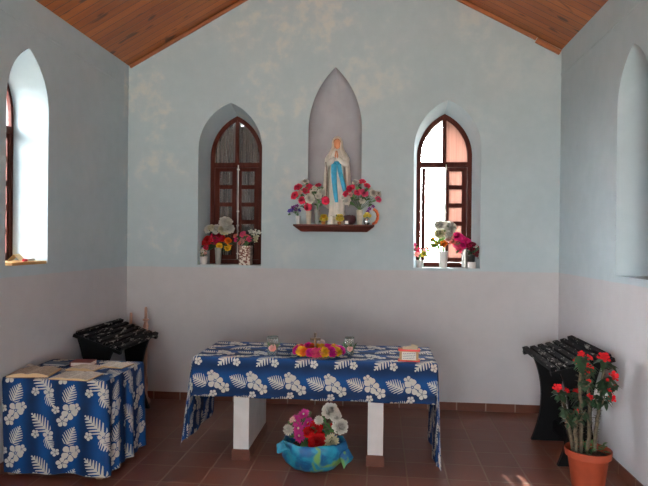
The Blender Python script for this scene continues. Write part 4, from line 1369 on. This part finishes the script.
mk = simple('grey_print', (0.16, 0.16, 0.2), 0.8)
rl = random.Random(5)
for j in range(4):
    x = -22*k
    while x < 20*k:
        w_ = rl.uniform(3, 7)*k
        box(bm, (x+w_/2, -0.0021, H_*0.47+(9-6*j)*k), (w_, 0.0006, 2.2*k)); x += w_+1.6*k
put('print', bm, mk, lb)
bm = bmesh.new()
for i, (x, z, a) in enumerate(((-12, 12, 8), (4, 15, -6), (16, 22, 14))):
    box(bm, (x*k, D_*0.3+i*0.012, H_*0.6+z*k*0.6), (24*k, 0.002, H_*0.7+z*k*0.3), Matrix.Rotation(R(a), 3, 'Y'))
put('paper_slip', bm, simple('cream_slips', (0.62, 0.52, 0.36), 0.8), bxo)

# ------------------------------------------------------------------ blue wrapped flower pot under the altar
cv = zoompx(265, 400, 6.078); sc = 6.078
b = atZ(*cv(285, 436), 0); Yb = b.y+0.10
wp = thing('wrapped_flower_pot', 'flower pot in shiny blue wrapping under the altar between the piers', 'flowers', (b.x, Yb, 0))
k = msize(1/sc, (b.x, Yb, 0))
def wrap_material():
    a = Mat('blue_wrapping', rough=0.42, spec=0.4)
    t = a.t.nodes.new('ShaderNodeTexCoord').outputs['Object']
    n1 = a.noise(t, 11, 3, 0.5, 0.8); n2 = a.noise(t, 7, 2, 0.5, 0.5)
    c = a.mix(n1.smooth(0.35, 0.65), (0.010, 0.10, 0.26), (0.02, 0.30, 0.44))
    c = a.mix(n2.smooth(0.58, 0.66)*0.85, c, (0.22, 0.40, 0.06))
    a.col(c)
    return a.m
M_WRAP = wrap_material()
bm = bmesh.new(); n = 64; rows = []
prof = [(95, 0), (135, 8), (168, 40), (190, 80), (202, 120), (194, 155), (184, 172)]
for r, z in prof:
    row = []
    for q in range(n):
        a = 2*PI*q/n
        f = 1+0.035*sin(7*a+z*0.02)+0.03*sin(13*a+1-z*0.03)
        zz = z
        if z > 100:
            zz += 9*sin(5*a+0.7)*(z-100)/90
            f += 0.05*sin(5*a+0.7)*(z-100)/90
        row.append(bm.verts.new((cos(a)*r*f*k, sin(a)*r*f*k*0.78, zz*k)))
    rows.append(row)
for p_, q_ in zip(rows, rows[1:]):
    for j in range(n): bm.faces.new((p_[j], p_[(j+1) % n], q_[(j+1) % n], q_[j]))
bm.faces.new(rows[0][::-1])
o = put('wrapping', bm, M_WRAP, wp, smooth=True)
md = o.modifiers.new('t', 'SOLIDIFY'); md.thickness = 0.003
# loose flaps of the wrapping
for nm, pts in (('wrapping_flap', [(-175, -90, 185), (-215, -80, 155), (-205, -120, 120), (-120, -160, 150)]), ('wrapping_flap', [(150, -60, 110), (215, -40, 135), (245, -40, 85), (190, -70, 20)])):
    bm = bmesh.new(); rows = []
    P4 = [Vector(q)*k for q in pts]
    for i in range(9):
        row = []
        for j in range(9):
            s_, t_ = i/8, j/8
            q = (P4[0]*(1-s_)+P4[1]*s_)*(1-t_) + (P4[3]*(1-s_)+P4[2]*s_)*t_
            q = q + Vector((0, -1, 0))*k*18*sin(PI*s_)*sin(PI*t_) + Vector((0, 0, 1))*k*8*sin(6*s_)*t_
            row.append(bm.verts.new(q))
        rows.append(row)
    for p_, q_ in zip(rows, rows[1:]):
        for j in range(8): bm.faces.new((p_[j], p_[j+1], q_[j+1], q_[j]))
    o = put(nm, bm, simple('pale_wrapping', (0.05, 0.33, 0.50), 0.25, 0.6, var=0.25, scale=12) if pts[0][0] < 0 else M_WRAP, wp, smooth=True)
    md = o.modifiers.new('t', 'SOLIDIFY'); md.thickness = 0.002
bm = bmesh.new(); lathe(bm, [(85*k, 0.012), (125*k, 90*k), (135*k, 130*k), (0.001, 136*k)], 24, sy=0.78); put('soil', bm, M_SOIL, wp, smooth=True)
its = [(185, 126, 36, 'daisy', 'magenta'), (236, 86, 34, 'daisy', 'magenta'), (205, 172, 40, 'daisy', 'magenta'), (210, 216, 40, 'daisy', 'magenta'), (262, 140, 34, 'daisy', 'magenta'), (165, 120, 20, 'daisy', 'palepink'),
       (146, 180, 34, 'pompom', 'white'), (326, 125, 28, 'pompom', 'white'), (396, 68, 46, 'carnation', 'white'), (425, 95, 36, 'carnation', 'white'), (456, 160, 44, 'carnation', 'white'), (402, 250, 44, 'pompom', 'cream'),
       (300, 176, 46, 'carnation', 'red'), (316, 246, 50, 'carnation', 'red'), (262, 195, 28, 'carnation', 'red'), (410, 152, 14, 'carnation', 'red')]
bouquet(wp, (b.x, Yb, 160*k), place(its, cv, sc, Yb-0.06, 0.03, 0, 1.18), 70, M_LEAF, (0.05, 0.10), spread=0.10)

# ------------------------------------------------------------------ books on the side table
BZ = TH_+0.0015
cv = zoompx(0, 350, 4.32)
def open_book(label, x0, x1, y0, y1, rz, th=0.016, paper=M_PAPER, group='open books on the side table'):
    pA = atZ(*cv((x0+x1)/2, y1), BZ); pB = atZ(*cv((x0+x1)/2, y0), BZ)
    w = msize((x1-x0)/4.32, (pA+pB)/2); d = min(max(abs(pB.y-pA.y), 0.13), 0.26)
    c = (pA+pB)/2
    root = thing('open_book', label, 'book', (c.x, c.y, BZ), rz, group)
    bm = bmesh.new(); box(bm, (0, 0, 0.0015), (w, d, 0.003), None, 0.001); put('cover', bm, simple('book_cover', (0.12, 0.06, 0.04), 0.6), root)
    for s in (-1, 1):
        bm = bmesh.new(); n = 12; rows = []
        for i in range(n+1):
            t = i/n
            x = s*(w/2-0.004)*t
            z = 0.003 + th*(0.25+0.75*sin(PI*min(1, t*0.9+0.10))**0.7)*(1-0.35*t) if t < 1 else 0.003+th*0.45
            rows.append((bm.verts.new((x, -d/2+0.003, 0.003)), bm.verts.new((x, d/2-0.003, 0.003)), bm.verts.new((x, d/2-0.003, z)), bm.verts.new((x, -d/2+0.003, z))))
        for a, b_ in zip(rows, rows[1:]):
            for j in range(4):
                f = bm.faces.new((a[j], a[(j+1) % 4], b_[(j+1) % 4], b_[j]))
                f.material_index = 0 if j == 2 else 1
        bm.faces.new(rows[0]).material_index = 1; bm.faces.new(rows[-1][::-1]).material_index = 1
        put('page_block', bm, [paper, M_PAPERB], root, smooth=True, angle=35)
    return root
def printed(name, base):
    a = Mat(name, base, 0.85, 0.2)
    x, y, z = a.obj()
    ln = ((y/0.0085).fract() > 0.55)
    wd = a.white(a.vec((x/0.011).floor(), (y/0.0085).floor(), 0.0))
    inside = (x.abs() > 0.014)
    a.col(a.mix(ln*(wd > 0.22)*inside*0.5, base, (0.12, 0.11, 0.10)))
    return a.m
M_PRINT = printed('printed_page', (0.60, 0.51, 0.41)); M_PRINTW = printed('printed_page_pale', (0.76, 0.71, 0.62))
open_book('large open book with browned pages at the left of the side table', 62, 236, 80, 128, R(10), 0.034, M_PRINT)
open_book('pale open booklet at the front right of the side table', 242, 420, 100, 134, R(-2), 0.018, M_PRINTW)
open_book('open book with brown edges behind the pale booklet on the side table', 300, 428, 74, 94, R(-2), 0.026, M_PRINT)
open_book('thin greyish open book at the back right of the side table', 438, 560, 58, 80, R(-8), 0.014, M_PRINTW)
def closed_book(name, label, x0, x1, yb, th, mat, rz, d=0.15, z0=BZ):
    pA = atZ(*cv((x0+x1)/2, yb), z0)
    w = msize((x1-x0)/4.32, pA)
    root = thing(name, label, 'book', (pA.x, pA.y+d/2, z0), rz)
    bm = bmesh.new()
    box(bm, (0, 0, 0.002), (w, d, 0.004), None, 0.001); box(bm, (0, 0, th-0.002), (w, d, 0.004), None, 0.001); box(bm, (-w/2+0.002, 0, th/2), (0.004, d, th-0.006), None, 0.0005)
    put('cover', bm, mat, root)
    bm = bmesh.new(); box(bm, (0.002, 0, th/2), (w-0.010, d-0.008, th-0.0082)); put('page_block', bm, M_PAPERW, root)
    return root
closed_book('closed_book', 'dark red closed book with white page edges at the back of the side table', 297, 388, 72, 0.035, M_RED, R(6), 0.13)
closed_book('closed_book', 'thin blue grey closed book at the back left of the side table', 180, 288, 68, 0.014, simple('bluegrey_cover', (0.10, 0.15, 0.22), 0.6), R(-4), 0.10)
p = atZ(*cv(112, 88), BZ)
fp = thing('folded_paper', 'small white folded paper at the back left edge of the side table', 'paper', (p.x-0.03, p.y+0.09, BZ), R(25))
bm = bmesh.new(); rows = []
for i in range(9):
    t = i/8; rows.append([bm.verts.new((-0.035+0.07*t, y, 0.003+0.022*sin(PI*t)**1.2)) for y in (-0.045, 0.0, 0.045)])
for a, b_ in zip(rows, rows[1:]):
    for j in (0, 1): bm.faces.new((a[j], a[j+1], b_[j+1], b_[j]))
o = put('sheet', bm, M_PAPERW, fp, smooth=True); md = o.modifiers.new('t', 'SOLIDIFY'); md.thickness = 0.0012; md.offset = 1

# ------------------------------------------------------------------ potted thorn plant on the right
cv = zoompx(520, 400, 5.0625)
RIMZ = 0.285
pc = atZ(*cv(345, 246), RIMZ)
pr = msize(224/5.0625/2, pc)
plant = thing('potted_plant', 'red flowered thorny plant in terracotta pot by the right wall', 'plant', (pc.x, pc.y, 0))
vase_part(plant, [(pr*0.66, 0), (pr*0.68, 0.01), (pr*0.86, RIMZ-0.055), (pr*0.88, RIMZ-0.052), (pr*0.97, RIMZ-0.048), (pr*1.0, RIMZ-0.012), (pr*1.0, RIMZ), (pr*0.97, RIMZ+0.002)], M_TERRA, 'pot', n=40)
bm = bmesh.new(); lathe(bm, [(pr*0.55, 0.02), (pr*0.86, RIMZ-0.045), (pr*0.5, RIMZ-0.03), (0.002, RIMZ-0.025)], 28); put('soil', bm, M_SOIL, plant, smooth=True)
cv2 = zoompx(500, 320, 2.926); s2 = 2.926
po = Vector(plant.location)
heads = [(237, 101, 10), (258, 113, 11), (253, 143, 16), (226, 121, 10), (302, 112, 16), (331, 166, 14), (168, 200, 12), (194, 208, 8), (223, 210, 9), (263, 227, 10), (325, 230, 12), (319, 207, 7), (259, 181, 7), (222, 268, 9), (337, 196, 6), (314, 176, 5)]
pts3 = []
for x, y, r in heads:
    yy = pc.y + random.uniform(-0.10, 0.05)
    p = atY(*cv2(x, y), yy); pts3.append((p, msize(r/s2, p)))
# main stems
mains = [([(205, 372), (200, 300), (190, 255), (178, 225)], 0.0), ([(238, 375), (236, 300), (236, 240), (232, 190), (240, 130)], -0.03), ([(275, 365), (283, 300), (293, 250), (300, 190), (303, 135)], 0.02), ([(255, 372), (262, 310), (262, 260), (258, 200), (254, 165)], 0.05),
         ([(222, 372), (220, 310), (222, 285)], -0.06)]
tips = []
for pl, dy in mains:
    P3 = [atY(*cv2(x, y), pc.y+dy*(0.5+i*0.3))-po for i, (x, y) in enumerate(pl)]
    P3[0].z = max(RIMZ-0.045, min(P3[0].z, RIMZ-0.035))
    d0 = Vector((P3[0].x, P3[0].y, 0))
    if d0.length > pr*0.6: d0 = d0.normalized()*pr*0.6; P3[0].x, P3[0].y = d0.x, d0.y
    bm = bmesh.new()
    nn = len(P3)
    fine = []
    for i in range(nn-1):
        for q in range(4): fine.append(P3[i].lerp(P3[i+1], q/4)+Vector((random.uniform(-1, 1), random.uniform(-1, 1), 0))*0.004)
    fine.append(P3[-1])
    tube(bm, fine, [0.0155-0.007*i/len(fine) for i in range(len(fine))], 8)
    for i in range(len(fine)-1):
        for q in range(5):
            a = random.uniform(0, 6.28); c = fine[i].lerp(fine[i+1], random.random())
            d = Vector((cos(a), sin(a), 0.25))
            tube(bm, [c+d*0.010, c+d*0.031], [0.0028, 0.0004], 4)
    put('stem', bm, M_BARK, plant, smooth=True)
    tips += [fine[len(fine)//2], fine[-1], fine[3*len(fine)//4]]
for p, r in pts3:
    tp = min(tips, key=lambda t: (t-(p-po)).length + max(0, t.z-(p-po).z)*2)
    d = (p-po-tp); d = d.normalized() if d.length > 0.01 else Vector((0, 0, 1))
    f = inst('flower', flower_mesh('thorn', 'thornred'), plant, p-po, aim(d*0.4+Vector((0, -0.8, 0.5))), r*1.3)
    bm = bmesh.new()
    e = p-po
    mid = tp.lerp(e, 0.5)+Vector((0, 0.01, -0.012))
    tube(bm, [tp, mid, e], [0.008, 0.006, 0.003], 6)
    put('branch', bm, M_BARK, plant, smooth=True)
    bm = bmesh.new()
    for i in range(18):
        a = random.uniform(0, 6.28)
        leaf(bm, e.lerp(tp, random.uniform(0.05, 0.8)), (cos(a), sin(a)*0.8, random.uniform(-.6, .7)), (0, -0.3, 0.9), random.uniform(0.04, 0.075), random.uniform(0.012, 0.019), 0.5)
    put('leaf_cluster', bm, M_TLEAF, plant, smooth=True)
for i in range(16):
    tp = random.choice(tips); e = tp + Vector((random.uniform(-.11, .09), random.uniform(-.10, .08), random.uniform(0.03, 0.12))); e.x = min(e.x, 0.15); e.z = min(e.z, 0.88)
    bm = bmesh.new(); tube(bm, [tp, tp.lerp(e, 0.5)+Vector((0, 0, -0.02)), e], [0.0075, 0.006, 0.004], 6)
    put('branch', bm, M_BARK, plant, smooth=True)
    bm = bmesh.new()
    for q in range(10):
        a = random.uniform(0, 6.28)
        leaf(bm, tp.lerp(e, random.uniform(0.3, 1.0)), (cos(a), sin(a)*0.8, random.uniform(-.5, .8)), (0, -0.3, 0.9), random.uniform(0.035, 0.065), random.uniform(0.010, 0.016), 0.5)
    put('leaf_cluster', bm, M_TLEAF, plant, smooth=True)
bm = bmesh.new()
for i in range(46):
    a = random.uniform(0, 6.28); rr = random.uniform(0, pr*0.75)
    leaf(bm, (cos(a)*rr, sin(a)*rr, RIMZ-0.025+random.uniform(0, 0.05)), (cos(a), sin(a), random.uniform(.2, 1.2)), (0, 0, 1), random.uniform(0.035, 0.06), 0.011, 0.3)
put('undergrowth', bm, M_LEAF, plant, smooth=True)

# ------------------------------------------------------------------ daylight
w = bpy.data.worlds.new('world'); bpy.context.scene.world = w; w.use_nodes = True
t = w.node_tree; bg = t.nodes['Background']
tc = t.nodes.new('ShaderNodeTexCoord'); sp = t.nodes.new('ShaderNodeSeparateXYZ')
t.links.new(tc.outputs['Generated'], sp.inputs[0])
X, Y_, Z_ = [N(t, o) for o in sp.outputs]
SKY_BASE, SKY_LEFT, SKY_BACK = 4.6, 95.0, 40.0
st_ = (X*-1.0).smooth(0.1, 0.9)*SKY_LEFT + (Y_).smooth(0.5, 1.0)*SKY_BACK + SKY_BASE
t.links.new(st_.k, bg.inputs['Strength'])
bg.inputs['Color'].default_value = (0.93, 0.97, 1.0, 1)
sun_d = bpy.data.lights.new('sun', 'SUN'); sun_d.energy = 9.0; sun_d.angle = R(0.6); sun_d.color = (1.0, 0.94, 0.84)
sun = bpy.data.objects.new('sun', sun_d); C.objects.link(sun)
src = Vector((0.53, D, SILL)); dst = atZ(489, 474, 0)
sun.rotation_euler = (dst-src).to_track_quat('-Z', 'Y').to_euler()

sc_ = bpy.context.scene
sc_.view_settings.view_transform = 'Standard'
sc_.view_settings.look = 'None'
sc_.view_settings.gamma = 1
sc_.view_settings.use_curve_mapping = False
sc_.view_settings.exposure = 0.46
sc_.cycles.max_bounces = 10
sc_.cycles.diffuse_bounces = 6
sc_.cycles.transparent_max_bounces = 16
sc_.cycles.use_denoising = True
sc_.cycles.sample_clamp_indirect = 8.0
